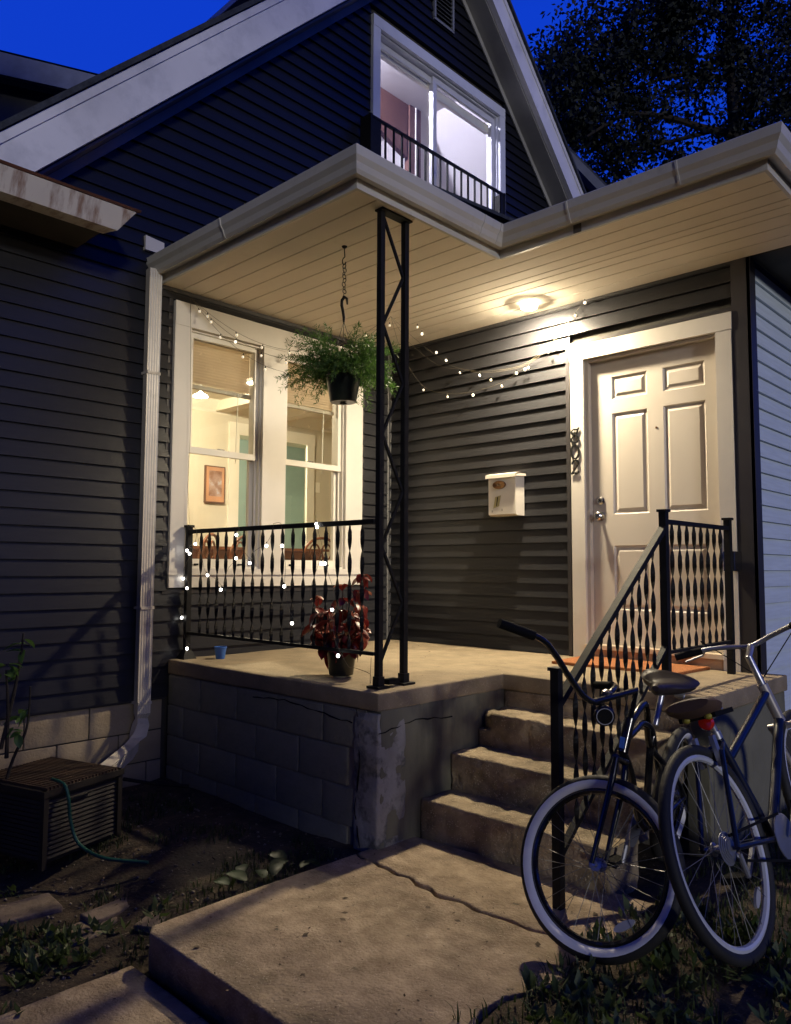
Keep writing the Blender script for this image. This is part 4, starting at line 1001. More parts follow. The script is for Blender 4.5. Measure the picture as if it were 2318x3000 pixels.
# litter on soil
n = 1500; x = rng.uniform(-.0, 3.9, n); y = rng.uniform(-4.4, -2.2, n); keep = (x < 1.95) | (x > 3.36); x, y = x[keep], y[keep]
P = np.stack([x, y, [ground_z(a, b)+.012 for a, b in zip(x, y)]], 1); D = unit(np.stack([rng.normal(size=len(x)), rng.normal(size=len(x)), rng.normal(size=len(x))*.25], 1)); S = unit(np.cross(D, [0, 0, 1])+rng.normal(size=D.shape)*.3)
V, F = leaf_quads(P, D, S, rng.uniform(.010, .034, len(x)), rng.uniform(.002, .009, len(x)))
o = make_mesh_np('leaf_litter', V, F, DRYLEAF, None); o['kind'] = 'stuff'; tag(o, 'scattered dry leaves and chips on the bare soil', 'leaf litter')
# bits of leaf and grit lying on the concrete
n = 260; x = rng.uniform(2.05, 3.3, n); y = rng.uniform(-4.4, -2.0, n); z = np.where(y < -3.42, -.893, -.763)
n2_ = 70; x = np.concatenate([x, rng.uniform(.1, 3.2, n2_)]); yy_ = rng.uniform(-2.1, -.1, n2_); yy_ = np.where((x[n:] > 2.0) & (yy_ < -1.08), rng.uniform(-1.0, -.1, n2_), yy_); y = np.concatenate([y, yy_]); z = np.concatenate([z, np.full(n2_, .003)])
P = np.stack([x, y, z], 1); D = unit(np.stack([rng.normal(size=len(x)), rng.normal(size=len(x)), rng.uniform(0, .25, len(x))], 1)); S = unit(np.cross(D, [0, 0, 1]))
L_ = rng.uniform(.004, .016, len(x)); L_[::17] = .032
V, F = leaf_quads(P, D, S, L_, L_*.35)
o = make_mesh_np('debris', V, F, mat('dark_debris', (.05, .035, .02), .9, col2=(.14, .10, .06), scale=25), None); o['kind'] = 'stuff'; tag(o, 'crumbs of leaf and grit lying on the concrete walk and porch', 'debris')
# pebbles in the soil
pv, pf = [], []
for i in range(500):
    x_, y_ = rng.uniform(.3, 1.92), rng.uniform(-4.3, -2.3); r_p = rng.uniform(.003, .011); c_p = np.array([x_, y_, ground_z(x_, y_)+noise.noise(Vector((x_*2.2, y_*2.2, 0)))*.022+r_p*.3])
    o_ = np.array([[1, 0, 0], [0, 1, 0], [-1, 0, 0], [0, -1, 0], [0, 0, .8], [0, 0, -.8]])*r_p*rng.uniform(.6, 1.3, (6, 1))+c_p; k_ = len(pv)
    pv += list(o_); pf += [(k_+a, k_+b, k_+c) for a, b, c in ((0, 1, 4), (1, 2, 4), (2, 3, 4), (3, 0, 4), (1, 0, 5), (2, 1, 5), (3, 2, 5), (0, 3, 5))]
o = make_mesh_np('pebbles', np.array(pv), np.array(pf), mat('pebble', (.10, .08, .06), .8, col2=(.26, .22, .17), scale=30), None); o['kind'] = 'stuff'; tag(o, 'small pebbles in the soil beside the walk', 'pebbles')
# grass
def grassfield(name, label, pts, hmin, hmax, m, wid=.0028):
    pts = np.asarray(pts); n = len(pts); az = rng.uniform(0, 2*PI, n); lean = rng.uniform(.1, .9, n); hgt = rng.uniform(hmin, hmax, n)
    d1 = np.stack([np.cos(az)*lean*.5, np.sin(az)*lean*.5, np.ones(n)], 1); d2 = np.stack([np.cos(az)*lean*1.6, np.sin(az)*lean*1.6, np.ones(n)*.6], 1)
    d1, d2 = unit(d1), unit(d2); s = np.stack([-np.sin(az), np.cos(az), np.zeros(n)], 1)*rng.uniform(.5, 1.4, n)[:, None]*wid
    a = pts; b = a+d1*hgt[:, None]*.55; c = b+d2*hgt[:, None]*.45
    V = np.stack([a-s, a+s, b+s*.8, b-s*.8, c, c], 1); V = np.concatenate([V[:, :4].reshape(-1, 3), np.stack([b-s*.8, b+s*.8, c+s*.1, c-s*.1], 1).reshape(-1, 3)])
    F = np.arange(len(V)).reshape(-1, 4); o = make_mesh_np(name, V, F, m, None); o['kind'] = 'stuff'; tag(o, label, 'grass'); return o
def scatter(n, x0, x1, y0, y1, ok, clump=0):
    x = rng.uniform(x0, x1, n); y = rng.uniform(y0, y1, n); k = np.array([ok(a, b) for a, b in zip(x, y)]); x, y = x[k], y[k]
    return np.stack([x, y, [ground_z(a, b)+noise.noise(Vector((a*2.2, b*2.2, 0)))*.022 for a, b in zip(x, y)]], 1)
def lawn_ok(a, b):
    e = 3.30+.05*noise.noise(Vector((b*5, 2, 0)))
    if b < -2.75: e -= (-2.75-b)*.28
    return a > e and noise.noise(Vector((a*3, b*3, 9))) > -.22
P = scatter(26000, 2.9, 6, -4.6, 1, lawn_ok); P[:, 2] = np.where(P[:, 0] < 3.36, -.768, P[:, 2])
grassfield('lawn_grass', 'dark green lawn grass beside the walkway under the bicycles', P, .03, .085, GRASS)
P = scatter(9000, .3, 1.95, -4.6, -2.3, lambda a, b: noise.noise(Vector((a*2.5, b*2.5, 1))) > .05)
grassfield('weed_grass', 'sparse weeds growing in the soil left of the walkway', P, .02, .06, GRASS)
# broad weeds: rosettes of leaves (countable clumps as one stuff mass)
def rosettes(centres, lmin, lmax, nm, label, m=WEED):
    Ps, Ds, Ss, Ls, Ws = [], [], [], [], []
    for (x, y, z) in centres:
        for i in range(rng.integers(9, 20)):
            az = rng.uniform(0, 2*PI); up = rng.uniform(.2, 1.2); d = np.array([math.cos(az)*math.cos(up), math.sin(az)*math.cos(up), math.sin(up)])
            L = rng.uniform(lmin, lmax); off = rng.normal(size=3)*.02; off[2] = abs(off[2])*.5
            Ps.append(np.array([x, y, z])+off); Ds.append(d); Ss.append(unit(np.cross(d, [0, 0, 1])+rng.normal(size=3)*.25)); Ls.append(L); Ws.append(L*rng.uniform(.14, .26))
    V, F = leaf_quads(Ps, Ds, Ss, Ls, Ws); o = make_mesh_np(nm, V, F, m, None); o['kind'] = 'stuff'; tag(o, label, 'weeds'); return o
cs = [(a, b, (-.765 if a < 3.34 else ground_z(a, b))+.005) for a, b in zip(rng.uniform(3.1, 4.6, 260), rng.uniform(-3.7, -1.9, 260)) if lawn_ok(a, b)]
rosettes(cs, .03, .075, 'broadleaf_weeds', 'low broadleaf weeds and clover at the right edge of the walkway')
cs = [(a, b, ground_z(a, b)+.005) for a, b in zip(rng.normal(1.65, .14, 46), rng.normal(-3.72, .22, 46))]+[(1.25, -3.62, G0+.01), (1.9, -3.3, G0+.02), (1.85, -3.22, G0+.02)]
rosettes(cs, .03, .07, 'garden_weeds', 'small green weeds in the soil near the lower slab')
# hosta-like leaf plant next to slab
hp_ = thing('garden_plant', 'small broad-leaved plant growing in the dark beside the walkway slab', 'plant', (1.86, -2.72, G0))
hl = leafmesh(leafmat('hosta_leaf', (.030, .060, .018), (.035, .065, .022)), .10, .036, .45)
for i, (dx, dy) in enumerate(((.02, -.12), (.06, .0), (-.02, .04), (.0, -.2), (-.06, -.08), (.08, .14), (.03, .22), (-.05, .16), (.05, -.05))):
    inst('leaf', hl, hp_, (1.86+dx, -2.72+dy, G0+.03), (random.uniform(.15, .7), random.uniform(-.3, .3), random.uniform(0, 6.28)), (random.uniform(.7, 1),)*3)
# shrub at the left frame edge
sh = thing('leafy_shrub', 'leafy branch of a shrub at the left edge before the dark wall', 'shrub', (.62, -3.45, G0))
lsh = leafmesh(leafmat('shrub_leaf', (.06, .13, .03), (.13, .24, .07)), .075, .024, .3)
for pts in ([(.62, -3.50, G0), (.60, -3.40, -.40), (.60, -3.325, -.21), (.60, -3.315, .0)], [(.60, -3.45, -.3), (.62, -3.40, .0), (.60, -3.37, .16), (.60, -3.36, .28)], [(.60, -3.42, -.35), (.62, -3.43, -.1), (.63, -3.45, .1)]):
    P = [Vector(p) for p in spline(pts, 6)]; MB().tube(P, [.011*(1-i/len(P)*.6) for i in range(len(P))], 6).build('branch', BARK, sh)
for i in range(26):
    p = random.choice([(.60, -3.36, .27), (.60, -3.35, .20), (.60, -3.38, .12), (.61, -3.40, .07), (.60, -3.36, -.12), (.60, -3.34, -.16), (.61, -3.38, -.22), (.62, -3.46, .1)])
    inst('leaf', lsh, sh, (p[0]+random.uniform(-.02, .02), p[1]+random.uniform(-.03, .03), p[2]+random.uniform(-.03, .03)), (random.uniform(-.8, .5), random.uniform(-.5, .5), random.uniform(0, 6.28)), (random.uniform(.6, 1.1),)*3)
# fallen stick by the blocks
st = MB().tube([(.10, -2.52, -.72), (.28, -2.40, -.74), (.46, -2.27, -.745)], [.012, .010, .012], 6).build('fallen_stick', BARK, None, origin=(.28, -2.4, -.74)); tag(st, 'dark stick leaning in the corner between block walls', 'stick')

# ================================================================== BICYCLES
def local(parent):
    def add(mb, nm, m, par=None, smooth=None):
        o = bpy.data.objects.new(nm, mb.mesh(nm, m, smooth=smooth)); o.parent = par or parent; C.objects.link(o); return o
    return add
def wheel(parent, c, Rr, tr, axis_m, whitewall, nm, spokes=32, hubw=.05, reflector=None, ww=.62):
    """c centre in bike frame; axis_m: Matrix rotating wheel (its axle = local y)"""
    w = bpy.data.objects.new(nm, MB().torus((0, 0, 0), (0, 1, 0), Rr-tr, tr, 64, 12).mesh(nm, RUBBER)); w.parent = parent; w.matrix_local = Matrix.Translation(c) @ axis_m; C.objects.link(w)
    add = local(w)
    if whitewall:
        for sy in (-1, 1):
            rr = []
            for i in range(65):
                t = 2*PI*i/64; e = Vector((math.cos(t), 0, math.sin(t)))
                rr.append([e*(Rr-tr-tr*math.cos(a)*1.015)+Vector((0, sy*tr*math.sin(a)*1.015, 0)) for a in (.45, .75, 1.1, 1.45, 1.72)])
            add(MB().loft(rr, cap=False, closed=False), 'whitewall', WHITEWALL, smooth=True)
    Ri = Rr-2*tr
    add(MB().torus((0, 0, 0), (0, 1, 0), Ri-.006, .013, 64, 8, ry=.014), 'rim', RIMW if not whitewall else BIKEBLK)
    add(MB().lathe((0, -hubw/2-.012, 0), [(.008, 0), (.012, .010), (.024, .012), (.024, .016), (.014, .020), (.014, hubw), (.024, hubw+.004), (.024, hubw+.008), (.012, hubw+.012), (.008, hubw+.024)], 16, (0, 1, 0)), 'hub', RIMMET)
    sp = MB()
    for i in range(spokes):
        a = 2*PI*i/spokes; side = 1 if i % 2 else -1; off = (.9 if (i//2) % 2 else -.9)
        sp.tube([(.022*math.cos(a+off), side*hubw/2, .022*math.sin(a+off)), ((Ri-.008)*math.cos(a), side*.003, (Ri-.008)*math.sin(a))], .0011, 4)
    add(sp, 'spokes', SPOKE)
    for ra in (reflector or []):
        R2 = Ri*.80; e = Vector((math.cos(ra), 0, math.sin(ra))); tt = Vector((-math.sin(ra), 0, math.cos(ra))); rg = []
        for yy in (-.005, .005):
            rg.append([e*(R2+.014*math.cos(q))+tt*(.042*math.sin(q))+Vector((0, yy, 0)) for q in np.linspace(0, 2*PI, 16, endpoint=False)])
        add(MB().loft(rg), 'reflector', WHITEREF)
    return w
def saddle(parent, c, L, Wd, m, ang=0):
    rings = []; n = 12; c = Vector(c)
    for i in range(n+1):
        t = i/n; x = L*.5-L*t; w = Wd*.10+(Wd*.40)*(1/(1+math.exp(-(t-.52)*11)))*1.05; h = .030+.018*t; z = -.012*math.sin(PI*t)+.022*t*t
        if i == 0: w *= .55; h *= .5
        if i == n: w *= .80; h *= .55
        rings.append([c+Vector((x, w*math.cos(q), z+(h*.55*math.sin(q) if math.sin(q) > 0 else h*1.0*math.sin(q)))) for q in np.linspace(0, 2*PI, 14, endpoint=False)])
    mb = MB().loft(rings); mb.sm = True
    return local(parent)(mb, 'saddle', m)

# bike 1 : black cruiser, front wheel turned across
b1 = thing('bicycle', 'black cruiser bicycle with whitewall tyres leaning on the stair railing', 'bicycle', (3.335, -2.40, -.772))
head = math.radians(-80); lean = math.radians(-8)
b1.rotation_euler = (Matrix.Rotation(head, 4, 'Z') @ Matrix.Rotation(lean, 4, 'X')).to_euler()
A1 = local(b1)     # local: +x forward, +z up ; origin below the head tube
hd0, hd1 = Vector((.0, 0, .715)), Vector((-.045, 0, .835))
A1(MB().tube([hd0, hd1], .021, 12), 'head_tube', BIKEBLK)
bb = Vector((-.48, 0, .29)); ax = Vector((-.93, 0, .335)); st0 = Vector((-.40, 0, .66))
st_top = Vector((-.465, 0, .80))
A1(MB().tube([bb, st0, st0.lerp(st_top, .3)], .016, 10), 'seat_tube', BIKEBLK)
A1(MB().tube([Vector(p) for p in spline([tuple(hd0.lerp(hd1, .75)), (-.20, 0, .865), (-.28, 0, .825), tuple(st0), (-.68, .035, .50), tuple(ax+Vector((0, .05, 0)))], 6)], .014, 10), 'top_tube', BIKEBLK)
A1(MB().tube([Vector(p) for p in spline([tuple(hd0.lerp(hd1, .35)), (-.14, 0, .775), (-.24, 0, .785), (-.40, 0, .72), (-.68, -.035, .52), tuple(ax+Vector((0, -.05, 0)))], 6)], .014, 10), 'cantilever_tube', BIKEBLK)
A1(MB().tube([Vector(p) for p in spline([tuple(hd0), (-.15, 0, .60), (-.34, 0, .38), tuple(bb)], 6)], .016, 10), 'down_tube', BIKEBLK)
for s in (-1, 1): A1(MB().tube([bb+Vector((0, s*.03, 0)), ax+Vector((0, s*.055, 0))], .010, 8), 'chain_stay', BIKEBLK)
A1(MB().tube([st_top.lerp(st0, .4), Vector((-.485, 0, .87))], .013, 10), 'seat_post', RIMMET)
saddle(b1, (-.50, 0, .912), .27, .24, SADDLE, 0)
for s in (-1, 1): A1(MB().torus((-.565, s*.055, .872), (0, 1, 0), .016, .003, 14, 5, ry=.02), 'saddle_spring', RIMMET)
A1(MB().lathe(bb+Vector((0, -.04, 0)), [(.09, 0), (.09, .004)], 28, (0, 1, 0)), 'chainring', RIMMET)
A1(MB().tube([bb+Vector((0, -.06, 0)), bb+Vector((.06, -.06, -.15))], .010, 8), 'crank', RIMMET); A1(MB().box(bb.x+.02, bb.x+.11, -.16, -.07, bb.z-.165, bb.z-.140), 'pedal', BLACK)
wheel(b1, ax, .312, .026, Matrix.Identity(4), True, 'rear_wheel')
# steered assembly: child empty is a part
turn = math.radians(81)
axis = (hd1-hd0).normalized()
Rs = Matrix.Translation(hd0) @ Matrix.Rotation(turn, 4, axis) @ Matrix.Translation(-hd0)
def A1s(mb, nm, m, smooth=None):
    mb.v = [tuple(Rs @ Vector(v)) for v in mb.v]; return A1(mb, nm, m, smooth=smooth)
fh = Vector((.145, 0, .335))
crown = hd0-axis*.03
for s in (-1, 1): A1s(MB().tube([crown+Vector((0, s*.045, 0)), crown+Vector((.03, s*.052, -.06)), fh+Vector((0, s*.055, 0))], [.013, .013, .009], 10), 'fork_leg', BIKEBLK)
A1s(MB().tube([crown+Vector((0, -.05, 0)), crown+Vector((0, .05, 0))], .014, 10), 'fork_crown', BIKEBLK)
Ws_ = Rs @ Matrix.Translation(fh)
wheel(b1, Vector((0, 0, 0)), .312, .026, Ws_, True, 'front_wheel', reflector=[math.radians(-28)])
stem = hd1+axis*.11
bpy.context.view_layer.update()
b1.location += Vector((3.372, -2.384, -.435))-[o for o in b1.children if o.name.startswith('front_wheel')][0].matrix_world.translation; bpy.context.view_layer.update()
Bi = b1.matrix_world.inverted()
barw = [(3.212, -2.749, .437), (3.284, -2.62, .385), (3.300, -2.545, .325), (3.315, -2.47, .235), (3.335, -2.41, .165), (3.345, -2.35, .135), (3.35, -2.29, .135), (3.345, -2.20, .165), (3.30, -2.11, .165), (3.20, -2.05, .15)]
bp_ = [Bi @ Vector(p) for p in barw]
st_l = Rs @ stem
A1(MB().tube([Rs @ hd1, st_l, bp_[5]], .0125, 10), 'stem', BIKEBLK)
A1(MB().tube([Vector(p) for p in spline([tuple(p) for p in bp_], 5)], .0115, 10), 'handlebar', BIKEBLK)
gdir = (bp_[0]-bp_[1]).normalized(); A1(MB().tube([bp_[1]+gdir*.02, bp_[0]+gdir*.005], .0175, 10), 'grip', BLACK)
gdir = (bp_[-1]-bp_[-2]).normalized(); A1(MB().tube([bp_[-2]+gdir*.01, bp_[-1]+gdir*.02], .0165, 10), 'grip', BLACK)
hlp = Bi @ Vector((3.375, -2.33, .09)); hld = (Bi.to_3x3() @ Vector((.6, -.8, -.1))).normalized()
A1(MB().lathe(hlp, [(.022, -.035), (.036, -.01), (.038, .018), (.032, .024)], 18, hld), 'headlamp', BIKEBLK)
A1(MB().lathe(hlp, [(.031, .0242), (.001, .022)], 18, hld, cap=False), 'headlamp_lens', WHITEREF)
A1(MB().lathe(Bi @ Vector((3.355, -2.27, .155)), [(.02, 0), (.02, .012), (.006, .02)], 14, (0, 0, 1)), 'bell', CHROME)
A1(MB().box(.019, .0225, -.009, .009, .735, .775), 'head_badge', BLUEST)
brk = crown+Vector((-.02, 0, .0)); A1s(MB().tube([brk+Vector((0, .0, 0)), brk+Vector((.02, .04, -.05))], .006, 8), 'front_brake', RIMMET)

bpy.context.view_layer.update()
fw1 = [o for o in b1.children if o.name.startswith('front_wheel')][0]
print('front hub', fw1.matrix_world.translation)
# bike 2 : navy hybrid, leaning left, seen from behind
b2 = thing('bicycle', 'navy blue hybrid bicycle with red rear reflector and brown saddle', 'bicycle', (3.875, -2.145, -.700))
b2.rotation_euler = (Matrix.Rotation(math.radians(88), 4, 'Z') @ Matrix.Rotation(math.radians(-19), 4, 'X')).to_euler()
A2 = local(b2); RW = .352
ax2 = Vector((0, 0, RW)); bb2 = Vector((.43, 0, .29)); sc2 = Vector((.27, 0, .70)); h0, h1 = Vector((.90, 0, .68)), Vector((.855, 0, .84)); fw = Vector((1.04, 0, RW))
wheel(b2, ax2, RW, .020, Matrix.Identity(4), False, 'rear_wheel', reflector=[math.radians(-52)])
wheel(b2, fw, RW, .020, Matrix.Identity(4), False, 'front_wheel')
A2(MB().tube([bb2, sc2], .017, 12), 'seat_tube', BIKEBLUE); A2(MB().tube([h0.lerp(h1, .75), bb2.lerp(sc2, .78)], .018, 12), 'top_tube', BIKEBLUE)
A2(MB().tube([h0, bb2], .021, 12), 'down_tube', BIKEBLUE); A2(MB().tube([h0-Vector((-.005, 0, .01)), h1], .023, 12), 'head_tube', BIKESIL)
for s in (-1, 1):
    A2(MB().tube([sc2+Vector((0, s*.012, -.03)), ax2+Vector((.16, s*.050, .30)), ax2+Vector((0, s*.065, 0))], .0095, 8), 'seat_stay', BIKEBLUE)
    A2(MB().tube([bb2+Vector((0, s*.03, 0)), ax2+Vector((0, s*.065, 0))], .010, 8), 'chain_stay', BIKEBLUE)
    A2(MB().tube([h0+Vector((.01, s*.05, -.03)), fw+Vector((0, s*.055, 0))], .014, 10), 'fork_leg', BIKESIL)
    A2(MB().box(ax2.x+.14, ax2.x+.165, s*.036-.008, s*.036+.008, RW+.25, RW+.36), 'brake_arm', RIMMET)
A2(MB().tube([h0+Vector((.01, -.06, -.03)), h0+Vector((.01, .06, -.03))], .016, 10), 'fork_crown', BIKESIL)
sp_top = sc2+(sc2-bb2).normalized()*.065
A2(MB().tube([sc2, sp_top], .0135, 12), 'seat_post', RIMMET); A2(MB().tube([sc2+Vector((0, 0, -.01)), sc2+(sc2-bb2).normalized()*.02], .020, 12), 'seat_clamp', RIMMET)
saddle(b2, sp_top+Vector((.0, 0, .055)), .265, .21, SADDLEB)
A2(MB().box(sp_top.x-.09, sp_top.x+.07, -.075, .075, sp_top.z+.012, sp_top.z+.030), 'saddle_base', BLACK)
for s in (-1, 1): A2(MB().tube([sp_top+Vector((.10, s*.02, .03)), sp_top+Vector((0, s*.022, .005)), sp_top+Vector((-.10, s*.04, .03))], .0035, 6), 'saddle_rail', RIMMET); A2(MB().ball(sp_top+Vector((-.085, s*.045, .02)), .018, 10, 6, .7), 'elastomer', YEL)
A2(MB().lathe(sc2+Vector((-.045, 0, .055)), [(.001, -.020), (.026, -.018), (.030, -.005), (.026, .008)], 18, (1, 0, -.2)), 'rear_reflector', REDREF)
A2(MB().tube([sc2+Vector((-.03, 0, .05)), sc2+(sc2-bb2).normalized()*.05], .006, 8), 'reflector_bracket', RIMMET)
stm = h1+(h1-h0).normalized()*.13
A2(MB().tube([h1, stm, stm+Vector((.07, 0, .045))], .0155, 12), 'stem', RIMMET)
bc = stm+Vector((.07, 0, .045))
hb = [(-.08, .31, .035), (-.03, .20, .035), (0, .10, .02), (0, 0, 0), (0, -.10, .02), (-.03, -.20, .035), (-.08, -.31, .035)]
hbp = [bc+Vector(p) for p in hb]
A2(MB().tube([Vector(p) for p in spline([tuple(p) for p in hbp], 5)], .011, 10), 'handlebar', RIMMET)
for i, j in ((0, 1), (-1, -2)):
    g = (hbp[i]-hbp[j]).normalized(); A2(MB().tube([hbp[j]+g*.012, hbp[i]+g*.015], .017, 10), 'grip', BLACK)
    A2(MB().tube([hbp[j]+Vector((.01, 0, 0)), hbp[j].lerp(hbp[i], .3)+Vector((.05, 0, -.02)), hbp[i]+Vector((.05, 0, -.03))], .005, 6), 'brake_lever', RIMMET)
    A2(MB().tube([hbp[j]+Vector((.02, 0, 0)), hbp[j]+Vector((.10, -.05 if i else .05, .05)), h1+Vector((.08, .02, .02)), h0+Vector((.03, .01, .02))], .0025, 6), 'brake_cable', BLACK)
A2(MB().lathe(bb2+Vector((0, -.055, 0)), [(.085, 0), (.085, .004)], 30, (0, 1, 0)), 'chainring', RIMMET)
for k_, rr_ in enumerate((.055, .047, .040, .034, .028)): A2(MB().lathe(ax2+Vector((0, -.030-k_*.004, 0)), [(rr_, 0), (rr_, .002)], 24, (0, 1, 0)), 'sprocket', RIMMET)
A2(MB().tube([ax2+Vector((.01, -.06, -.02)), ax2+Vector((.03, -.055, -.10))], .010, 8), 'derailleur', RIMMET)
for s in (-1, 1):
    e = bb2+Vector((s*.14, s*-.075+ (-.0), s*.10)); A2(MB().tube([bb2+Vector((0, -.075*s, 0)), e], .010, 8), 'crank', RIMMET); A2(MB().box(e.x-.045, e.x+.045, min(e.y, e.y-.09*s), max(e.y, e.y-.09*s), e.z-.012, e.z+.012), 'pedal', BLACK)
ch = []
for s in (-1, 1): ch.append([ax2+Vector((0, -.05, s*.04)), bb2+Vector((0, -.053, s*.085))])
for a, b in ch: A2(MB().bar(a, b, .006, .009), 'chain', BLACK)

bpy.context.view_layer.update()
rw2 = [o for o in b2.children if o.name.startswith('rear_wheel')][0]
b2.location += Vector((3.735, -2.199, -.338))-rw2.matrix_world.translation
# ================================================================== TREES AND NEIGHBOURS
def at(px, py, d):
    """point d metres in front of the camera station along a sight line (plain world point)"""
    return Vector((M[0][3], M[1][3], M[2][3]))+d*(f+R_*((px-1159)/2252)-U_*((py-1500)/2252))
def tree(name, label, base, trunk_pts, limbs, blobs, nleaf, lsz, seed):
    g = np.random.default_rng(seed); t = thing(name, label, 'tree', base, 'trees behind the house'); L0 = np.array(base)
    mb = MB()
    for pts, r0, r1 in [(trunk_pts, *limbs[0])]+[(p, a, b) for p, a, b in limbs[1]]:
        P = [Vector(p) for p in spline([tuple(q) for q in pts], 5)]; mb.tube(P, [r0+(r1-r0)*i/(len(P)-1) for i in range(len(P))], 8)
    mb.build('trunk', BARK, t)
    Ps = []
    for (c, R, n) in blobs:
        n = int(n*(.85 if lsz < .25 else 1)); c = np.array(c)
        ncl = max(6, int(n/(85 if lsz < .25 else 55))); dirs = unit(g.normal(size=(ncl, 3))); cen = c+dirs*(g.uniform(.25, 1.0, (ncl, 1))**.6)*np.array(R)
        idx = g.integers(0, ncl, n); sp = g.uniform(.08, .27, ncl)[idx][:, None]
        Ps.append(cen[idx]+g.normal(size=(n, 3))*sp)
    P = np.concatenate(Ps)-L0; n = len(P); D = unit(g.normal(size=(n, 3))+np.array([0, 0, -.4])); S = unit(np.cross(D, g.normal(size=(n, 3))))
    V, F = leaf_quads(P, D, S, g.uniform(lsz*.7, lsz*1.4, n), g.uniform(lsz*.22, lsz*.42, n)); o = make_mesh_np('crown', V, F, TREELEAF, t); o['kind'] = 'stuff'
    return t
dT = 15.0
base = at(2230, 1500, dT); base.z = G0
tr_pts = [base, at(2215, 900, dT), at(2160, 420, dT), at(2150, 370, dT), at(2142, 240, dT), at(2140, 60, dT), at(2150, -200, dT)]
limbs = [(.16, .05), [([at(2160, 395, dT), at(2060, 375, dT-.1), at(1960, 345, dT-.2), at(1840, 335, dT-.4), at(1720, 400, dT-.6)], .085, .02),
 ([at(2142, 235, dT), at(2060, 220, dT), at(1960, 225, dT), at(1860, 260, dT)], .06, .02), ([at(2150, 300, dT), at(2230, 220, dT+.3), at(2320, 120, dT+.6)], .07, .03),
 ([at(2080, 385, dT), at(1900, 430, dT), at(1760, 450, dT)], .05, .015), ([at(2140, 60, dT), at(2000, 20, dT), at(1850, 40, dT), at(1720, 10, dT)], .05, .02)]]
S_ = dT/2252
def bl(px, py, rx, ry, n, dd=0): return (tuple(at(px, py, dT+dd)), (rx*S_, 1.2, ry*S_), n)
blobs = [bl(1700, 260, 130, 110, 3600), bl(1780, 120, 130, 80, 2600), bl(1720, 380, 140, 70, 2000), bl(1890, 200, 130, 90, 2600), bl(1900, 60, 170, 60, 3000), bl(2050, 130, 130, 100, 3200),
 bl(2220, 90, 140, 130, 4200), bl(2250, 300, 90, 90, 2600), bl(2010, 300, 90, 40, 600), bl(1800, 440, 110, 50, 1200), bl(1960, 400, 120, 35, 700), bl(2100, 380, 90, 40, 500), bl(1650, 200, 40, 30, 500),
 bl(2400, 250, 160, 220, 3500, 1), bl(2100, -120, 400, 120, 5000), bl(1620, 330, 60, 90, 1100), bl(1850, 300, 70, 60, 900), bl(2050, 460, 110, 40, 500)]
tree('shade_tree', 'big dark tree with open branches above the porch roof', tuple(base), tr_pts, limbs, blobs, 0, .10, 3)
base2 = at(1500, 1500, 22); base2.z = G0
tree('dense_tree', 'denser dark tree farther back behind the gable roof', tuple(base2), [base2, at(1560, 700, 22), at(1600, 300, 22)], [(.2, .06), [([at(1590, 400, 22), at(1700, 250, 22)], .08, .03)]],
 [(tuple(at(1640, 330, 22)), (1.6, 1.5, 1.9), 5200), (tuple(at(1720, 480, 22)), (1.8, 1.5, .7), 2000), (tuple(at(2230, 420, 22)), (1.6, 1.2, 1.3), 2200), (tuple(at(1930, 300, 24)), (1.5, 1.2, .8), 900)], 0, .12, 5)
# neighbouring roofs seen past the gable
nh = thing('neighbour_house', 'dark house with a plain sloping eave behind the left rake', 'house', (-6, -4, G0))
a_, b_, c2, d2 = at(-120, 122, 11), at(330, 232, 11.6), at(-120, 190, 11), at(330, 290, 11.6)
up_ = Vector((-1.3, .25, .3))
MB().loft([[a_, b_, d2, c2], [a_+up_*.1, b_+up_*.1, d2+up_*.1, c2+up_*.1]]).build('fascia', NEIGHTRIM, nh)
MB().quad(a_+Vector((0, 0, .03)), b_+Vector((0, 0, .03)), b_+up_*3, a_+up_*3).build('roof', SHINGLE, nh)
e_, g_ = c2.copy(), d2.copy(); MB().loft([[c2+up_*.3, d2+up_*.3, Vector((g_.x, g_.y, G0))+up_*.3, Vector((e_.x, e_.y, G0))+up_*.3], [c2+up_*1.5, d2+up_*1.5, Vector((g_.x, g_.y, G0))+up_*1.5, Vector((e_.x, e_.y, G0))+up_*1.5]]).build('wall', NEIGH, nh)
n2 = thing('neighbour_house', 'low dark roof end peeking out right of the gable', 'house', tuple(Vector((at(1720, 600, 13).x, at(1720, 600, 13).y, G0))))
a_, b_, c2, d2 = at(1655, 425, 12.5), at(1790, 560, 12.5), at(1655, 455, 12.5), at(1775, 580, 12.5)
bk_ = Vector((-.7, .7, 0))
MB().loft([[a_, b_, d2, c2], [a_+bk_*.2, b_+bk_*.2, d2+bk_*.2, c2+bk_*.2]]).build('fascia', mat('grey_neighbour_rake', (.10, .11, .13), .7), n2)
MB().loft([[a_+Vector((0, 0, .05)), b_+Vector((0, 0, .05)), b_, a_], [a_+bk_*5+Vector((0, 0, .05)), b_+bk_*5+Vector((0, 0, .05)), b_+bk_*5, a_+bk_*5]]).build('roof', SHINGLE, n2)
MB().loft([[c2+bk_*.3, d2+bk_*.3, Vector((d2.x, d2.y, G0))+bk_*.3, Vector((c2.x, c2.y, G0))+bk_*.3], [c2+bk_*3, d2+bk_*3, Vector((d2.x, d2.y, G0))+bk_*3, Vector((c2.x, c2.y, G0))+bk_*3]]).build('wall', NEIGH, n2)

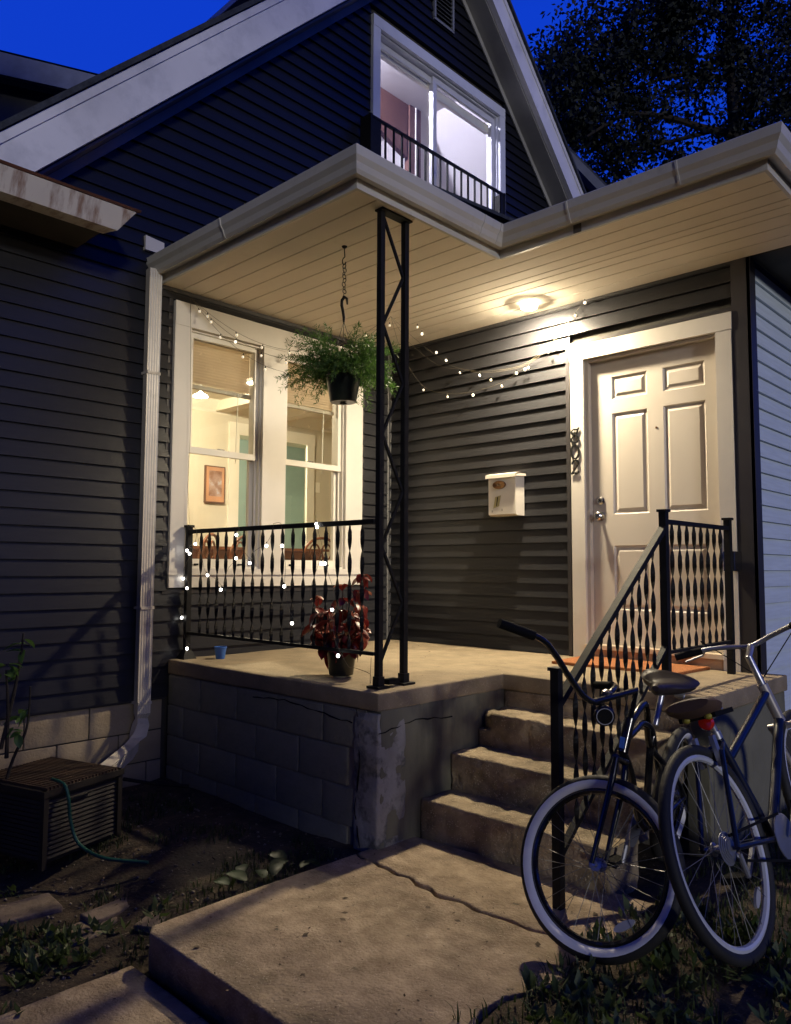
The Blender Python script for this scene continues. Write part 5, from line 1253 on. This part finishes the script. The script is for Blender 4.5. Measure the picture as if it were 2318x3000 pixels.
# behind the camera: unseen trees and houses added to block the open sky
def sky_block_tree(label, x, y, hgt, rad, seed):
    base = (x, y, G0); b = Vector(base); top = Vector((x, y, hgt))
    arms = [([b.lerp(top, .55), b.lerp(top, .8)+Vector((math.cos(a)*rad*.5, math.sin(a)*rad*.5, .3))], .09, .03) for a in (0.3, 1.9, 3.2, 4.7)]
    bls = [((x+rad*.55*math.cos(a), y+rad*.55*math.sin(a), hgt+rad*.25*math.sin(a*3)), (rad*.55, rad*.55, rad*.40), 1500) for a in np.linspace(0, 2*PI, 6, endpoint=False)]+[((x, y, hgt+rad*.3), (rad*.5, rad*.5, rad*.4), 1500)]
    t = tree('sky_block_tree', label, base, [b, b.lerp(top, .5), top], [(.18, .06), arms], bls, 0, .30, seed)
    t['group'] = 'unseen trees added to block the sky'
sky_block_tree('unseen spreading sky-blocking tree added nearest the front walk', 8.6, -8.4, 8.5, 4.6, 11)
sky_block_tree('unseen sky-blocking tree added to the left of the front walk', .5, -11.5, 7.5, 4.8, 12)
sky_block_tree('unseen sky-blocking tree added out by the right side fence line', 12.5, 7.5, 8.0, 4.4, 13)
sky_block_tree('unseen tall sky-blocking tree added by the left side of the lot', -7.5, -8.5, 8.0, 4.2, 14)
sky_block_tree('unseen sky-blocking tree added close behind the front walk on its left', 1.5, -8.8, 7.0, 3.6, 21)
sky_block_tree('unseen sky-blocking tree added close behind the front walk on its right', 7.0, -11.8, 8.0, 4.2, 22)
sky_block_tree('unseen sky-blocking tree added beside the left wall of the lot', -4.5, -8.0, 7.0, 3.8, 23)
sky_block_tree('unseen sky-blocking tree added straight behind the front walk', 5.5, -14.5, 9.0, 5.2, 15)
sky_block_tree('unseen sky-blocking tree added at the far right of the lot', 12.5, -15.5, 8.0, 5.0, 16)
for i, (y, h_, lb) in enumerate(((-6.2, 1.5, 'unseen light-screening bush added nearest the house by the side line'), (-7.9, 1.4, 'third unseen light-screening bush added along the side line'), (-9.9, 1.4, 'unseen light-screening bush added farthest from the house on the side line'))):
    x = 9.3+.3*math.sin(i*2); bs = (x, y, G0); bv = Vector(bs); g_t = tree('light_screen_bush', lb, bs, [bv, bv+Vector((0, 0, 1)), bv+Vector((.1, 0, 2.2))], [(.06, .03), [([bv+Vector((0, 0, .4)), bv+Vector((.2, q*.7, 1.6))], .04, .02) for q in (-1, 1)]],
        [((x, y, .3), (.8, 1.0, 1.1), 600), ((x, y, 1.9), (.8, 1.1, .9), 450), ((x, y+.4, 1.2), (.7, .8, .9), 300)], 0, .26, 30+i)  # unseen leafy screen added to thin the street light on low parts
    g_t['group'] = 'unseen bushes added to screen the street light'
for i, (x, y, rz, lb) in enumerate(((17, -20, .78, 'unseen sky-blocking gabled house added straight across the street'), (6, -25, .3, 'unseen sky-blocking gabled house added across the street to the left'), (30, 8, 1.3, 'unseen sky-blocking gabled house added across the street to the right'), (-12, -22, -.2, 'unseen sky-blocking gabled house added at the far left across the street'))):
    h_ = thing('sky_block_house', lb, 'house', (x, y, G0), 'unseen houses added across the street to block sky'); h_.rotation_euler.z = rz
    def ha(mb, nm, m):
        o = bpy.data.objects.new(nm, mb.mesh(nm, m)); o.parent = h_; C.objects.link(o)
    ha(MB().box(-4, 4, -4, 4, 0, 5.6), 'wall', NEIGH)
    ha(MB().prism([(-4.4, 5.4), (4.4, 5.4), (0, 9.4)], 'y', -4.3, 4.3), 'roof', SHINGLE)  # unseen house mass added as a block against the open sky
    for a in (-2.4, 0, 2.4): ha(MB().box(a-.5, a+.5, -4.03, -3.97, 3.6, 5.0).box(a-.5, a+.5, 3.97, 4.03, 3.6, 5.0), 'window', NEIGHTRIM)
